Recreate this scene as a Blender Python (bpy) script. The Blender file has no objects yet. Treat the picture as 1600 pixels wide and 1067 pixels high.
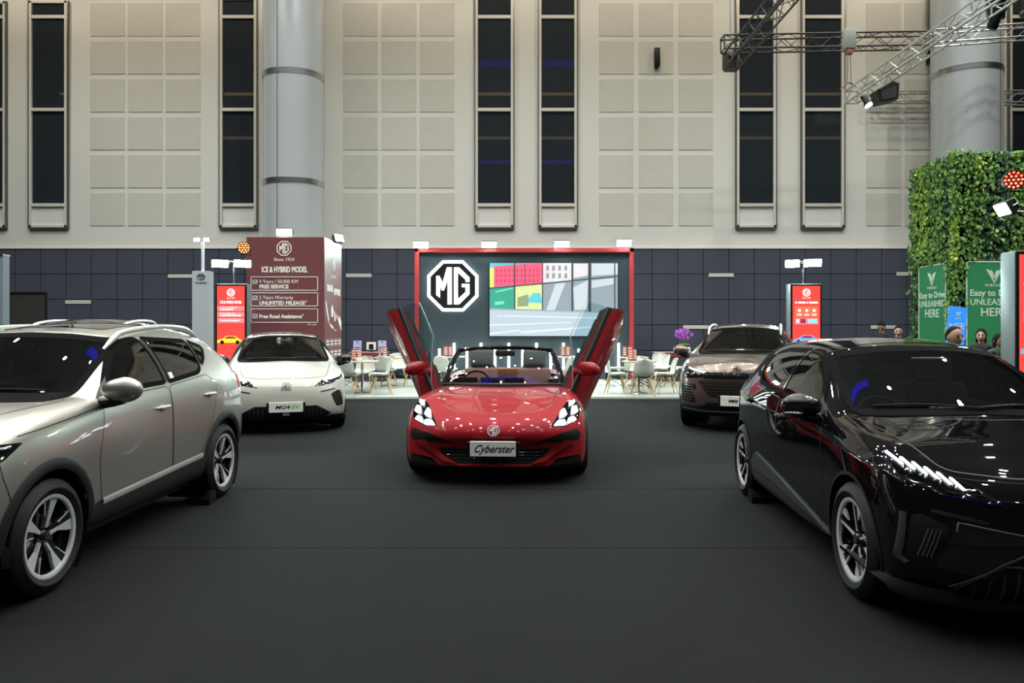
import bpy, bmesh, math, random
import numpy as np
from mathutils import Vector, Matrix, geometry, interpolate
from mathutils.bvhtree import BVHTree

random.seed(7)
PI = math.pi
scene = bpy.context.scene
COL = scene.collection

# ------------------------------------------------------------------ camera
F_PX, HOR, CAM_H = 1190.0, 511.0, 1.58          # focal length and horizon in pixels of the 1600x1067 frame, eye height
cam_data = bpy.data.cameras.new('camera')
cam_data.sensor_width = 36.0
cam_data.sensor_fit = 'HORIZONTAL'
cam_data.lens = F_PX / 1600.0 * 36.0
cam_data.shift_y = (HOR - 533.5) / 1600.0
cam_data.clip_end = 200
cam = bpy.data.objects.new('camera', cam_data)
COL.objects.link(cam)
cam.location = (0, 0, CAM_H)
cam.rotation_euler = (PI / 2, 0, 0)
scene.camera = cam


def P(px, py, Y):
    """point at depth Y seen at photo pixel (px, py)"""
    return Vector(((px - 800) * Y / F_PX, Y, CAM_H + (HOR - py) * Y / F_PX))


# ------------------------------------------------------------------ world, exposure, hall lamps
world = bpy.data.worlds.new('hall_air')
scene.world = world
world.use_nodes = True
world.node_tree.nodes['Background'].inputs['Color'].default_value = (0.55, 0.62, 0.66, 1)
world.node_tree.nodes['Background'].inputs['Strength'].default_value = 0.02
scene.view_settings.view_transform = 'Standard'
scene.view_settings.look = 'None'
scene.view_settings.exposure = 0.5
scene.view_settings.gamma = 1.0
scene.view_settings.use_curve_mapping = False
CEIL = 14.0


def lamp(name, kind, loc, power, color=(1, 1, 1), radius=0.15, rot=None, **kw):
    d = bpy.data.lights.new(name, kind)
    d.energy = power
    d.color = color
    if kind in ('POINT', 'SPOT'):
        d.shadow_soft_size = radius
    for k, v in kw.items():
        setattr(d, k, v)
    o = bpy.data.objects.new(name, d)
    COL.objects.link(o)
    o.location = loc
    if rot:
        o.rotation_euler = rot
    return o


# rows of recessed downlights in the hall ceiling
for iy in range(9):
    for ix in range(9):
        lamp('ceiling_downlight', 'SPOT', (-15.2 + 3.8 * ix + (0.9 if iy % 2 else -0.9), -7.5 + 3.3 * iy, CEIL - 0.15), (70, 70, 90, 260, 480, 520, 520, 480, 440)[iy], (0.97, 1.0, 0.93), 0.10,
             spot_size=2.2, spot_blend=0.6)
# a row of wall washers at the top of the end wall
for xx in range(-16, 17, 4):
    lamp('wall_washer', 'SPOT', (xx, 21.4, CEIL - 0.3), 260, (1.0, 0.88, 0.68), 0.15, rot=(math.radians(32), 0, 0),
         spot_size=2.2, spot_blend=0.8)

# ------------------------------------------------------------------ materials
MATS = {}


def mat(name, base=(0.5, 0.5, 0.5), rough=0.5, metal=0.0, coat=0.0, emit=None, estr=0.0, noise=0.0, nscale=8.0,
        bump=0.0, bscale=60.0, spec=0.5, coat_rough=0.006, flakes=0.0):
    if name in MATS:
        return MATS[name]
    m = bpy.data.materials.new(name)
    m.use_nodes = True
    nt = m.node_tree
    b = nt.nodes['Principled BSDF']
    b.inputs['Base Color'].default_value = (*base, 1)
    b.inputs['Roughness'].default_value = rough
    b.inputs['Metallic'].default_value = metal
    b.inputs['Coat Weight'].default_value = coat
    b.inputs['Coat Roughness'].default_value = coat_rough
    b.inputs['Specular IOR Level'].default_value = spec
    if emit:
        b.inputs['Emission Color'].default_value = (*emit, 1)
        b.inputs['Emission Strength'].default_value = estr
    if noise or bump:
        tc = nt.nodes.new('ShaderNodeTexCoord')
    if noise:
        n = nt.nodes.new('ShaderNodeTexNoise')
        n.inputs['Scale'].default_value = nscale
        n.inputs['Detail'].default_value = 6
        mx = nt.nodes.new('ShaderNodeMix')
        mx.data_type = 'RGBA'
        lo = tuple(max(0, c * (1 - noise)) for c in base)
        hi = tuple(min(1, c * (1 + noise)) for c in base)
        mx.inputs['A'].default_value = (*lo, 1)
        mx.inputs['B'].default_value = (*hi, 1)
        nt.links.new(tc.outputs['Object'], n.inputs['Vector'])
        nt.links.new(n.outputs['Fac'], mx.inputs['Factor'])
        nt.links.new(mx.outputs['Result'], b.inputs['Base Color'])
    if bump:
        n2 = nt.nodes.new('ShaderNodeTexNoise')
        n2.inputs['Scale'].default_value = bscale
        n2.inputs['Detail'].default_value = 4
        bp = nt.nodes.new('ShaderNodeBump')
        bp.inputs['Strength'].default_value = bump
        bp.inputs['Distance'].default_value = 0.01
        nt.links.new(tc.outputs['Object'], n2.inputs['Vector'])
        nt.links.new(n2.outputs['Fac'], bp.inputs['Height'])
        nt.links.new(bp.outputs['Normal'], b.inputs['Normal'])
    if flakes:
        tc = nt.nodes.new('ShaderNodeTexCoord')
        v = nt.nodes.new('ShaderNodeTexVoronoi')
        v.inputs['Scale'].default_value = 900
        hs = nt.nodes.new('ShaderNodeMix')
        hs.data_type = 'RGBA'
        hs.inputs['A'].default_value = (*[c * (1 - flakes) for c in base], 1)
        hs.inputs['B'].default_value = (*[min(1, c * (1 + flakes)) for c in base], 1)
        nt.links.new(tc.outputs['Object'], v.inputs['Vector'])
        nt.links.new(v.outputs['Distance'], hs.inputs['Factor'])
        nt.links.new(hs.outputs['Result'], b.inputs['Base Color'])
    MATS[name] = m
    return m


def glass(name, tint=(0.3, 0.33, 0.35), refl=1.0, rough=0.0, ior=1.6):
    if name in MATS:
        return MATS[name]
    m = bpy.data.materials.new(name)
    m.use_nodes = True
    nt = m.node_tree
    nt.nodes.remove(nt.nodes['Principled BSDF'])
    out = nt.nodes['Material Output']
    t = nt.nodes.new('ShaderNodeBsdfTransparent')
    t.inputs['Color'].default_value = (*tint, 1)
    g = nt.nodes.new('ShaderNodeBsdfGlossy')
    g.inputs['Color'].default_value = (refl, refl, refl, 1)
    g.inputs['Roughness'].default_value = rough
    fr = nt.nodes.new('ShaderNodeFresnel')
    fr.inputs['IOR'].default_value = ior
    mx = nt.nodes.new('ShaderNodeMixShader')
    nt.links.new(fr.outputs['Fac'], mx.inputs['Fac'])
    nt.links.new(t.outputs['BSDF'], mx.inputs[1])
    nt.links.new(g.outputs['BSDF'], mx.inputs[2])
    nt.links.new(mx.outputs['Shader'], out.inputs['Surface'])
    MATS[name] = m
    return m


M_BLACK = mat('black_plastic', (0.005, 0.0055, 0.006), 0.45, spec=0.3)
M_GLOSSBLACK = mat('gloss_black', (0.006, 0.006, 0.007), 0.06, coat=1.0)
M_RUBBER = mat('tyre_rubber', (0.008, 0.008, 0.0085), 0.62, bump=0.15, bscale=90, spec=0.3)
M_CHROME = mat('chrome', (0.75, 0.76, 0.78), 0.08, 1.0)
M_STEEL = mat('brushed_steel', (0.55, 0.56, 0.57), 0.3, 1.0)
M_ALLOY = mat('alloy_face', (0.60, 0.62, 0.63), 0.32, 0.35)
M_FRIT = mat('frit_black', (0.004, 0.004, 0.0045), 0.7, spec=0.02)
M_WHITE = mat('white_plastic', (0.78, 0.79, 0.76), 0.35)
M_WHITETXT = mat('white_print', (0.85, 0.86, 0.86), 0.5)
M_DARKTXT = mat('black_print', (0.01, 0.01, 0.012), 0.5)
M_CARGLASS = glass('car_glass', (0.55, 0.60, 0.62), ior=2.0)
M_TINTGLASS = glass('tinted_glass', (0.26, 0.28, 0.29), ior=1.7)
M_CLEARGLASS = glass('clear_glass', (0.82, 0.88, 0.9))
M_SEATDARK = mat('dark_upholstery', (0.075, 0.078, 0.082), 0.7, noise=0.2, nscale=30)
M_LAMPLENS = glass('lamp_lens', (0.72, 0.76, 0.8))
M_DRL = mat('daytime_lamp', (1, 1, 1), 0.3, emit=(0.9, 0.97, 1.0), estr=5)
M_FLOOD = mat('flood_emitter', (1, 1, 1), 0.3, emit=(0.74, 1.0, 0.93), estr=230)


# ------------------------------------------------------------------ objects
def link(name, data, parent=None, loc=None, rot=None):
    o = bpy.data.objects.new(name, data)
    COL.objects.link(o)
    if parent is not None:
        o.parent = parent
    if loc is not None:
        o.location = loc
    if rot is not None:
        o.rotation_euler = rot
    return o


def tag(o, label=None, cat=None, group=None, kind=None):
    if label:
        o['label'] = label
    if cat:
        o['category'] = cat
    if group:
        o['group'] = group
    if kind:
        o['kind'] = kind
    return o


def thing(name, label, cat, loc=(0, 0, 0), rz=0.0, group=None):
    o = link(name, None, None, loc, (0, 0, rz))
    o.empty_display_size = 0.2
    return tag(o, label, cat, group)


def copy_tree(o, parent=None):
    c = o.copy()
    COL.objects.link(c)
    c.parent = parent
    for ch in list(o.children):
        copy_tree(ch, c)
    return c


class MB:
    """collects geometry; build() links it as one mesh object"""

    def __init__(self):
        self.bm = bmesh.new()

    def _x(self, verts, M):
        if M is not None:
            bmesh.ops.transform(self.bm, matrix=M, verts=verts)

    def box(self, c, s, bevel=0.0, seg=2, M=None):
        r = bmesh.ops.create_cube(self.bm, size=1.0)
        vs = r['verts']
        for v in vs:
            v.co = Vector((v.co.x * s[0] + c[0], v.co.y * s[1] + c[1], v.co.z * s[2] + c[2]))
        if bevel:
            es = list({e for v in vs for e in v.link_edges})
            rb = bmesh.ops.bevel(self.bm, geom=es, offset=bevel, segments=seg, affect='EDGES', profile=0.5)
            vs = list({v for v in rb['verts']} | {v for v in vs if v.is_valid})
        self._x(vs, M)
        return self

    def box2(self, a, b, bevel=0.0, seg=2):
        c = [(a[i] + b[i]) / 2 for i in range(3)]
        s = [abs(b[i] - a[i]) for i in range(3)]
        return self.box(c, s, bevel, seg)

    def cyl(self, p0, p1, r0, r1=None, n=16, caps=True):
        p0, p1 = Vector(p0), Vector(p1)
        d = p1 - p0
        r1 = r0 if r1 is None else r1
        M = Matrix.Translation((p0 + p1) / 2) @ d.to_track_quat('Z', 'Y').to_matrix().to_4x4()
        bmesh.ops.create_cone(self.bm, cap_ends=caps, segments=n, radius1=max(r0, 1e-5), radius2=max(r1, 1e-5), depth=d.length, matrix=M)
        return self

    def tube(self, pts, r, n=8, closed=False, caps=True):
        pts = [Vector(p) for p in pts]
        N = len(pts)
        rs = r if hasattr(r, '__len__') else [r] * N
        rings = []
        up = Vector((0, 0, 1))
        prev = None
        for i, p in enumerate(pts):
            a = pts[i - 1] if (i > 0 or closed) else pts[i]
            b = pts[(i + 1) % N] if (i < N - 1 or closed) else pts[i]
            t = (b - a).normalized()
            if prev is None:
                u = t.cross(up)
                if u.length < 0.05:
                    u = t.cross(Vector((1, 0, 0)))
            else:
                u = prev - t * prev.dot(t)
                if u.length < 1e-4:
                    u = t.cross(up)
            u.normalize()
            prev = u
            w = t.cross(u)
            rings.append([self.bm.verts.new(p + (u * math.cos(2 * PI * k / n) + w * math.sin(2 * PI * k / n)) * rs[i]) for k in range(n)])
        for i in range(N if closed else N - 1):
            A, B = rings[i], rings[(i + 1) % N]
            for k in range(n):
                self.bm.faces.new((A[k], A[(k + 1) % n], B[(k + 1) % n], B[k]))
        if caps and not closed:
            self.bm.faces.new(rings[0][::-1])
            self.bm.faces.new(rings[-1])
        return self

    def lathe(self, prof, n=32, M=None, axis='Z', closed=False):
        """prof: (radius, height) pairs"""
        rings = []
        for (r, h) in prof:
            ring = []
            for k in range(n):
                a = 2 * PI * k / n
                if axis == 'Z':
                    co = Vector((r * math.cos(a), r * math.sin(a), h))
                else:
                    co = Vector((h, r * math.cos(a), r * math.sin(a)))
                ring.append(self.bm.verts.new(M @ co if M is not None else co))
            rings.append(ring)
        idx = list(range(len(rings) - 1)) + ([len(rings) - 1] if closed else [])
        for i in idx:
            A, B = rings[i], rings[(i + 1) % len(rings)]
            for k in range(n):
                self.bm.faces.new((A[k], A[(k + 1) % n], B[(k + 1) % n], B[k]))
        return self

    def prism(self, poly, d0, d1, axis='Y', M=None):
        """poly in the plane; axis Y: (x,z), X: (y,z), Z: (x,y)"""
        def co(p, d):
            return {'Y': Vector((p[0], d, p[1])), 'X': Vector((d, p[0], p[1])), 'Z': Vector((p[0], p[1], d))}[axis]
        A = [self.bm.verts.new(M @ co(p, d0) if M is not None else co(p, d0)) for p in poly]
        B = [self.bm.verts.new(M @ co(p, d1) if M is not None else co(p, d1)) for p in poly]
        n = len(poly)
        for k in range(n):
            self.bm.faces.new((A[k], B[k], B[(k + 1) % n], A[(k + 1) % n]))
        if n <= 4:
            self.bm.faces.new(A)
            self.bm.faces.new(B[::-1])
        else:
            for t in geometry.tessellate_polygon([[Vector((p[0], p[1], 0)) for p in poly]]):
                self.bm.faces.new([A[i] for i in t])
                self.bm.faces.new([B[i] for i in t[::-1]])
        return self

    def sphere(self, c, r, n=16, scale=(1, 1, 1), M=None):
        Mx = Matrix.Translation(c) @ Matrix.Diagonal((*scale, 1))
        if M is not None:
            Mx = M @ Mx
        bmesh.ops.create_uvsphere(self.bm, u_segments=n, v_segments=max(6, n // 2), radius=r, matrix=Mx)
        return self

    def quad(self, a, b, c, d):
        self.bm.faces.new([self.bm.verts.new(Vector(p)) for p in (a, b, c, d)])
        return self

    def mesh(self, name, material, smooth=True, recalc=True, angle=0.6):
        if recalc:
            bmesh.ops.recalc_face_normals(self.bm, faces=self.bm.faces[:])
        me = bpy.data.meshes.new(name)
        self.bm.to_mesh(me)
        self.bm.free()
        for m in (material if isinstance(material, (list, tuple)) else [material]):
            me.materials.append(m)
        if smooth:
            me.shade_smooth()
            me.set_sharp_from_angle(angle=angle)
        return me

    def build(self, name, material, parent=None, loc=None, rot=None, smooth=True, angle=0.6, recalc=True):
        return link(name, self.mesh(name, material, smooth, recalc, angle), parent, loc, rot)


def text(name, body, size, material, parent=None, loc=(0, 0, 0), rot=(PI / 2, 0, 0), align='CENTER', extrude=0.002, shear=0.0, sx=1.0, bold=0.0):
    cu = bpy.data.curves.new(name, 'FONT')
    cu.body = body
    cu.size = size
    cu.align_x = align
    cu.align_y = 'CENTER'
    cu.extrude = extrude
    cu.shear = shear
    cu.offset = bold
    cu.resolution_u = 3
    tmp = bpy.data.objects.new('tmp', cu)
    COL.objects.link(tmp)
    dg = bpy.context.evaluated_depsgraph_get()
    me = bpy.data.meshes.new_from_object(tmp.evaluated_get(dg))
    bpy.data.objects.remove(tmp)
    me.materials.clear()
    me.materials.append(material)
    if sx != 1.0:
        for v in me.vertices:
            v.co.x *= sx
    return link(name, me, parent, loc, rot)


def evaluated_mesh(o, material):
    dg = bpy.context.evaluated_depsgraph_get()
    me = bpy.data.meshes.new_from_object(o.evaluated_get(dg))
    me.materials.clear()
    me.materials.append(material)
    bpy.data.objects.remove(o)
    return me


OCT = [(math.cos(PI / 8 + k * PI / 4), math.sin(PI / 8 + k * PI / 4)) for k in range(8)]
LET_M = [(-.70, -.38), (-.70, .42), (-.57, .42), (-.43, .12), (-.25, .78), (-.05, .78), (-.05, -.78), (-.22, -.78), (-.22, .26), (-.38, -.18),
         (-.47, -.18), (-.55, .02), (-.55, -.50)]
LET_G = [(.05, -.78), (.26, -.78), (.70, -.34), (.70, .08), (.38, .08), (.38, -.05), (.54, -.05), (.54, -.26), (.20, -.58), (.20, .58), (.54, .27),
         (.54, .17), (.70, .17), (.70, .36), (.26, .78), (.05, .78)]


def octagon_logo(parent, loc, r, material, depth=0.02, name='emblem', ring=0.13, rot=None):
    """octagon ring with the two block letters, facing -Y"""
    mb = MB()
    for k in range(8):
        a, b = OCT[k], OCT[(k + 1) % 8]
        q = 1 - ring
        mb.prism([(a[0] * r, a[1] * r), (b[0] * r, b[1] * r), (b[0] * r * q, b[1] * r * q), (a[0] * r * q, a[1] * r * q)], -depth, 0)
    o = mb.build(name, material, parent, loc, rot, smooth=False)
    s = r * 0.86
    for nm, poly in (('letter_m', LET_M), ('letter_g', LET_G)):
        mb = MB()
        mb.prism([(x * s, z * s) for x, z in poly], -depth, 0)
        mb.build(nm, material, o, smooth=False)
    return o

# ------------------------------------------------------------------ the hall
YW = 24.4
KW = YW / F_PX                                    # metres per photo pixel on the end wall


def wx(px):
    return (px - 800) * KW


def wz(py):
    return CAM_H + (HOR - py) * KW


M_WALL = mat('warm_white_plaster', (0.68, 0.68, 0.65), 0.7, noise=0.04, nscale=0.6, bump=0.05, bscale=25)
M_ACOUSTIC = mat('acoustic_fabric', (0.57, 0.565, 0.525), 0.9, noise=0.06, nscale=3, bump=0.1, bscale=120)
M_DADO = mat('dark_aubergine_laminate', (0.072, 0.080, 0.112), 0.25, noise=0.12, nscale=1.5)
M_JOINT = mat('panel_joint', (0.012, 0.011, 0.013), 0.6)
M_CARPET = mat('charcoal_carpet', (0.0062, 0.0068, 0.0062), 0.9, noise=0.28, nscale=5.0, bump=0.35, bscale=260, spec=0.10)
M_CARPET.node_tree.nodes['Principled BSDF'].inputs['Sheen Weight'].default_value = 0.042
M_CARPET.node_tree.nodes['Principled BSDF'].inputs['Sheen Tint'].default_value = (0.75, 0.9, 0.9, 1)
M_PLATFORM = mat('pale_laminate', (0.46, 0.50, 0.475), 0.35, noise=0.05, nscale=3)
M_CEIL = mat('hall_ceiling', (0.42, 0.43, 0.43), 0.8, noise=0.1, nscale=0.5)
M_WINFRAME = mat('window_frame_grey', (0.62, 0.61, 0.56), 0.45)
M_WINEDGE = mat('window_edge_dark', (0.14, 0.14, 0.13), 0.4, 0.4)
M_DARKGLASS = mat('night_glass', (0.022, 0.028, 0.035), 0.03, spec=0.6)
M_COLUMN = mat('column_cladding', (0.56, 0.60, 0.63), 0.33, 0.35, noise=0.03, nscale=1)

o = MB().box2((-26, -14, -0.2), (26, YW + 0.2, 0)).build('floor', M_CARPET, smooth=False)
tag(o, kind='structure')
# faint carpet-roll seams, laid side by side across the hall
for k, yy in enumerate((5.45, 7.45)):
    MB().box2((-14, yy - 0.003, -0.001), (14, yy + 0.003, 0.0006)).build('carpet_seam', mat('seam_black', (.003, .003, .003), .9, spec=0.0), o, smooth=False)
o = MB().box2((-26, -14, CEIL), (26, YW + 0.2, CEIL + 0.2)).build('ceiling', M_CEIL, smooth=False)
tag(o, kind='structure')
M_BLUELED = mat('blue_led_strip', (0.1, 0.1, 0.9), 0.4, emit=(0.06, 0.05, 1.0), estr=0.9)
M_COVE = mat('warm_cove', (0.9, 0.7, 0.4), 0.4, emit=(1.0, 0.72, 0.36), estr=1.0)
for k, (yy, w) in enumerate(((12.9, 0.5), (-8.5, 0.8))):
    b = MB().box2((-6.5, yy - w / 2, CEIL - 0.06), (5.5, yy + w / 2, CEIL)).build('blue_led_strip', M_BLUELED, o, smooth=False)
for k, yy in enumerate((8.2, -1.2)):
    b = MB().box2((-24, yy - 0.12, CEIL - 0.05), (24, yy + 0.12, CEIL)).build('warm_cove_strip', M_COVE, o, smooth=False)
for nm, a, b in (('wall_left', (-26.2, -14, 0), (-26, YW, CEIL)), ('wall_right', (26, -14, 0), (26.2, YW, CEIL)),
                 ('wall_front', (-26, -14.2, 0), (26, -14, CEIL))):
    tag(MB().box2(a, b).build(nm, mat('far_hall_wall', (0.16, 0.15, 0.14), 0.7, noise=0.15, nscale=0.4), smooth=False), kind='structure')

# end wall: white above, dark laminate panels below
ZD = wz(388)
wall = MB().box2((-26, YW, ZD), (26, YW + 0.3, CEIL)).build('wall_back', M_WALL, smooth=False)
tag(wall, kind='structure')
panel_me = MB().box((0, 0, 0), (53.5 * KW, 0.03, 51.5 * KW), 0.006, 1).mesh('acoustic_panel', M_ACOUSTIC, smooth=False)
for cols in ((168, 227, 286), (563.5, 623.5, 683), (963, 1025, 1087), (1380, 1440, 1500)):
    for cx in cols:
        for r in range(-1, 6):
            link('acoustic_panel', panel_me, wall, (wx(cx), YW - 0.002, wz(31 + 59.2 * r)))
dado = MB().box2((-26, YW + 0.02, 0), (26, YW + 0.3, ZD)).build('wall_dado', M_JOINT, smooth=False)
tag(dado, kind='structure')
pw = 39.8 * KW
dme = MB().box((0, 0, 0), (pw - 0.018, 0.05, 39.8 * KW - 0.018), 0.004, 1).mesh('panel', M_DADO, smooth=False)
for c in range(-5, 42):
    for r in range(5):
        link('panel', dme, dado, (wx(123.5 + 39.8 * c), YW, wz(408.2 + 39.8 * r)))
MB().box2((-26, YW - 0.05, ZD - 0.012), (26, YW, ZD + 0.03)).build('trim_1', M_WALL, dado, smooth=False)
M_SLOT = mat('pale_slot_diffuser', (0.62, 0.61, 0.56), 0.5)
for (x0, x1, y) in ((103, 143, 472), (263, 303, 431.5), (541, 581, 430.5), (1107, 1146, 430), (1067, 1107, 511), (1400, 1440, 428), (1360, 1400, 511)):
    MB().box2((wx(x0), YW - 0.045, wz(y + 2.8)), (wx(x1), YW - 0.02, wz(y - 2.8)), 0.004, 1).build('slot_vent', M_SLOT, dado, smooth=False)
# service door in the dark wall
d = MB().box2((wx(-60), YW - 0.06, 0), (wx(73), YW - 0.02, wz(458))).build('door_1', mat('door_brown_grey', (0.05, 0.045, 0.045), 0.5, noise=0.1), smooth=False)
tag(d, kind='structure')
MB().box2((wx(-60), YW - 0.10, wz(458)), (wx(74.5), YW - 0.02, wz(456))).build('door_frame', M_JOINT, d, smooth=False)
MB().box2((wx(73), YW - 0.10, 0), (wx(74.5), YW - 0.02, wz(458))).build('door_frame', M_JOINT, d, smooth=False)

# tall dark windows
for n, (x0, x1, top) in enumerate(((-44, 11, 4), (48, 107, 3), (345, 402, -2), (743, 802, -6), (842, 901, -6), (1150, 1211, -6), (1252, 1317, -6), (1575, 1640, -6))):
    w = link('window_%d' % (n + 1), None, None, (wx((x0 + x1) / 2), YW, wz(356)))
    tag(w, kind='structure')
    hw = (x1 - x0) / 2 * KW
    H = (356 - top) * KW
    fw = 5.5 * KW
    y0 = -0.11
    for s in (-1, 1):
        MB().box2((s * hw, y0, 0), (s * (hw - fw * 0.72), 0, H), 0.008, 1).build('window_jamb', M_WINFRAME, w, smooth=False)
        MB().box2((s * hw, y0 + 0.004, -0.004), (s * (hw + 0.035), 0, H + 0.01)).build('window_edge', M_WINEDGE, w, smooth=False)
    MB().box2((-hw, y0, 0), (hw, 0, fw * 0.75), 0.008, 1).build('window_sill', M_WINFRAME, w, smooth=False)
    MB().box2((-hw - 0.03, y0 + 0.004, -0.03), (hw + 0.03, 0, 0)).build('window_edge', M_WINEDGE, w, smooth=False)
    MB().box2((-hw, y0, H - fw * 0.7), (hw, 0, H), 0.008, 1).build('window_head', M_WINFRAME, w, smooth=False)
    zz = [(356 - 321) * KW, (356 - 172.5) * KW, (356 - 28) * KW, H]
    for z in zz[:3]:
        if z < H - 0.2:
            MB().box2((-hw + fw * 0.7, y0, z - 2.6 * KW), (hw - fw * 0.7, 0, z + 2.6 * KW), 0.006, 1).build('transom', M_WINFRAME, w, smooth=False)
    MB().box2((-hw + fw * 0.7, -0.05, fw * 0.7), (hw - fw * 0.7, -0.01, zz[0] - 2.5 * KW)).build('spandrel_panel', M_WALL, w, smooth=False)
    for a, b in zip(zz[:3], zz[1:]):
        if b - a > 0.3:
            MB().box2((-hw + fw * 0.7, -0.04, a + 2.4 * KW), (hw - fw * 0.7, -0.01, b - 2.4 * KW)).build('pane', M_DARKGLASS, w, smooth=False)

# clad columns
for n, (cx, r, seam) in enumerate(((459, 0.89, -12), (1510, 0.955, 24))):
    Y = 22.9
    x = (cx - 800) * Y / F_PX
    c = MB().lathe([(r, 0), (r, CEIL)], 64, Matrix.Translation((x, Y, 0))).build('column', M_COLUMN)
    tag(c, kind='structure')
    for py in (108, 280, -60):
        z = P(0, py, Y - r).z + (0.14 if n else 0)
        MB().lathe([(r + 0.002, z - 0.09), (r + 0.018, z - 0.08), (r + 0.018, z + 0.08), (r + 0.002, z + 0.09)], 64, Matrix.Translation((x, Y, 0))).build('ring_band', M_STEEL, c)
    a = math.asin(max(-1, min(1, seam / 46.0)))
    sx, sy = x + (r + 0.001) * math.sin(a), Y - (r + 0.001) * math.cos(a)
    MB().box((sx, sy, CEIL / 2), (0.02, 0.012, CEIL)).build('cladding_seam', M_WINEDGE, c, smooth=False)

# pale lounge platform of the stand
plat = MB().box2((-6.3, 16.75, 0), (6.1, 22.6, 0.045), 0.01, 1).build('floor_platform', M_JOINT, smooth=False)
tag(plat, kind='structure')
pl = MB().box((0, 0, 0), (1.5, 0.30, 0.012), 0.0015, 1).mesh('plank', M_PLATFORM, smooth=False)
for r in range(19):
    for c in range(-1, 9):
        x = -6.3 + 0.75 + c * 1.503 + (0.75 if r % 2 else 0)
        if -5.6 < x < 5.45:
            link('plank', pl, plat, (x, 16.93 + r * 0.303, 0.046))
MB().box2((-6.3, 16.73, 0), (6.1, 16.78, 0.053), 0.004, 1).build('platform_edge', M_PLATFORM, plat, smooth=False)

# ------------------------------------------------------------------ car surfaces
def bspline_dir(A, sub, ghost0, ghost1):
    """uniform cubic B-spline along axis 0 of A with given ghost rows"""
    A = np.concatenate([ghost0[None], A, ghost1[None]], 0)
    n = A.shape[0] - 3
    out = []
    for s in range(n):
        for k in range(sub + (1 if s == n - 1 else 0)):
            t = k / sub
            b = ((1 - t) ** 3 / 6, (3 * t ** 3 - 6 * t ** 2 + 4) / 6, (-3 * t ** 3 + 3 * t ** 2 + 3 * t + 1) / 6, t ** 3 / 6)
            out.append(sum(b[j] * A[s + j] for j in range(4)))
    return np.array(out)


MIR = np.array([-1.0, 1.0, 1.0])


def shell_from_net(rows, dup_cols=(), dup_rows=(), sub_r=7, sub_c=12):
    """rows: control lines from the underside up to the centreline, each from nose centre to tail centre (half car, x >= 0)"""
    N = np.array(rows, float)                     # (R, C, 3)
    cidx = [j for j in range(N.shape[1]) for _ in range(1 + dup_cols.count(j))]
    ridx = [i for i in range(N.shape[0]) for _ in range(1 + dup_rows.count(i))]
    N = N[ridx][:, cidx]
    S = bspline_dir(N, sub_r, 2 * N[0] - N[1], N[-2] * MIR)            # across rows
    S = S.transpose(1, 0, 2)
    S = bspline_dir(S, sub_c, S[1] * MIR, S[-2] * MIR)                  # along columns
    S = S.transpose(1, 0, 2)
    S[-1, :, 0] = 0
    S[:, 0, 0] = 0
    S[:, -1, 0] = 0
    return S


def poly_in(p, poly):
    x, y = p
    c = False
    n = len(poly)
    j = n - 1
    for i in range(n):
        xi, yi = poly[i]
        xj, yj = poly[j]
        if (yi > y) != (yj > y) and x < (xj - xi) * (y - yi) / (yj - yi) + xi:
            c = not c
        j = i
    return c


def rounded(pts, r, n=5, closed=True):
    """fillet the corners of a 2D polygon; r may be a list"""
    N = len(pts)
    out = []
    for i in range(N):
        p = Vector(pts[i])
        if not closed and i in (0, N - 1):
            out.append(tuple(p))
            continue
        a, b = Vector(pts[i - 1]), Vector(pts[(i + 1) % N])
        ri = r[i] if hasattr(r, '__len__') else r
        u, v = a - p, b - p
        d = min(ri, u.length * 0.48, v.length * 0.48)
        if d < 1e-4:
            out.append(tuple(p))
            continue
        A, B = p + u.normalized() * d, p + v.normalized() * d
        for k in range(n + 1):
            t = k / n
            out.append(tuple(A * (1 - t) ** 2 + p * 2 * t * (1 - t) + B * t * t))
    return out


def densify(pts, step, closed=True):
    out = []
    N = len(pts)
    for i in range(N if closed else N - 1):
        a, b = Vector(pts[i]), Vector(pts[(i + 1) % N])
        k = max(1, int((b - a).length / step))
        for q in range(k):
            out.append(tuple(a.lerp(b, q / k)))
    if not closed:
        out.append(tuple(pts[-1]))
    return out


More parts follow.
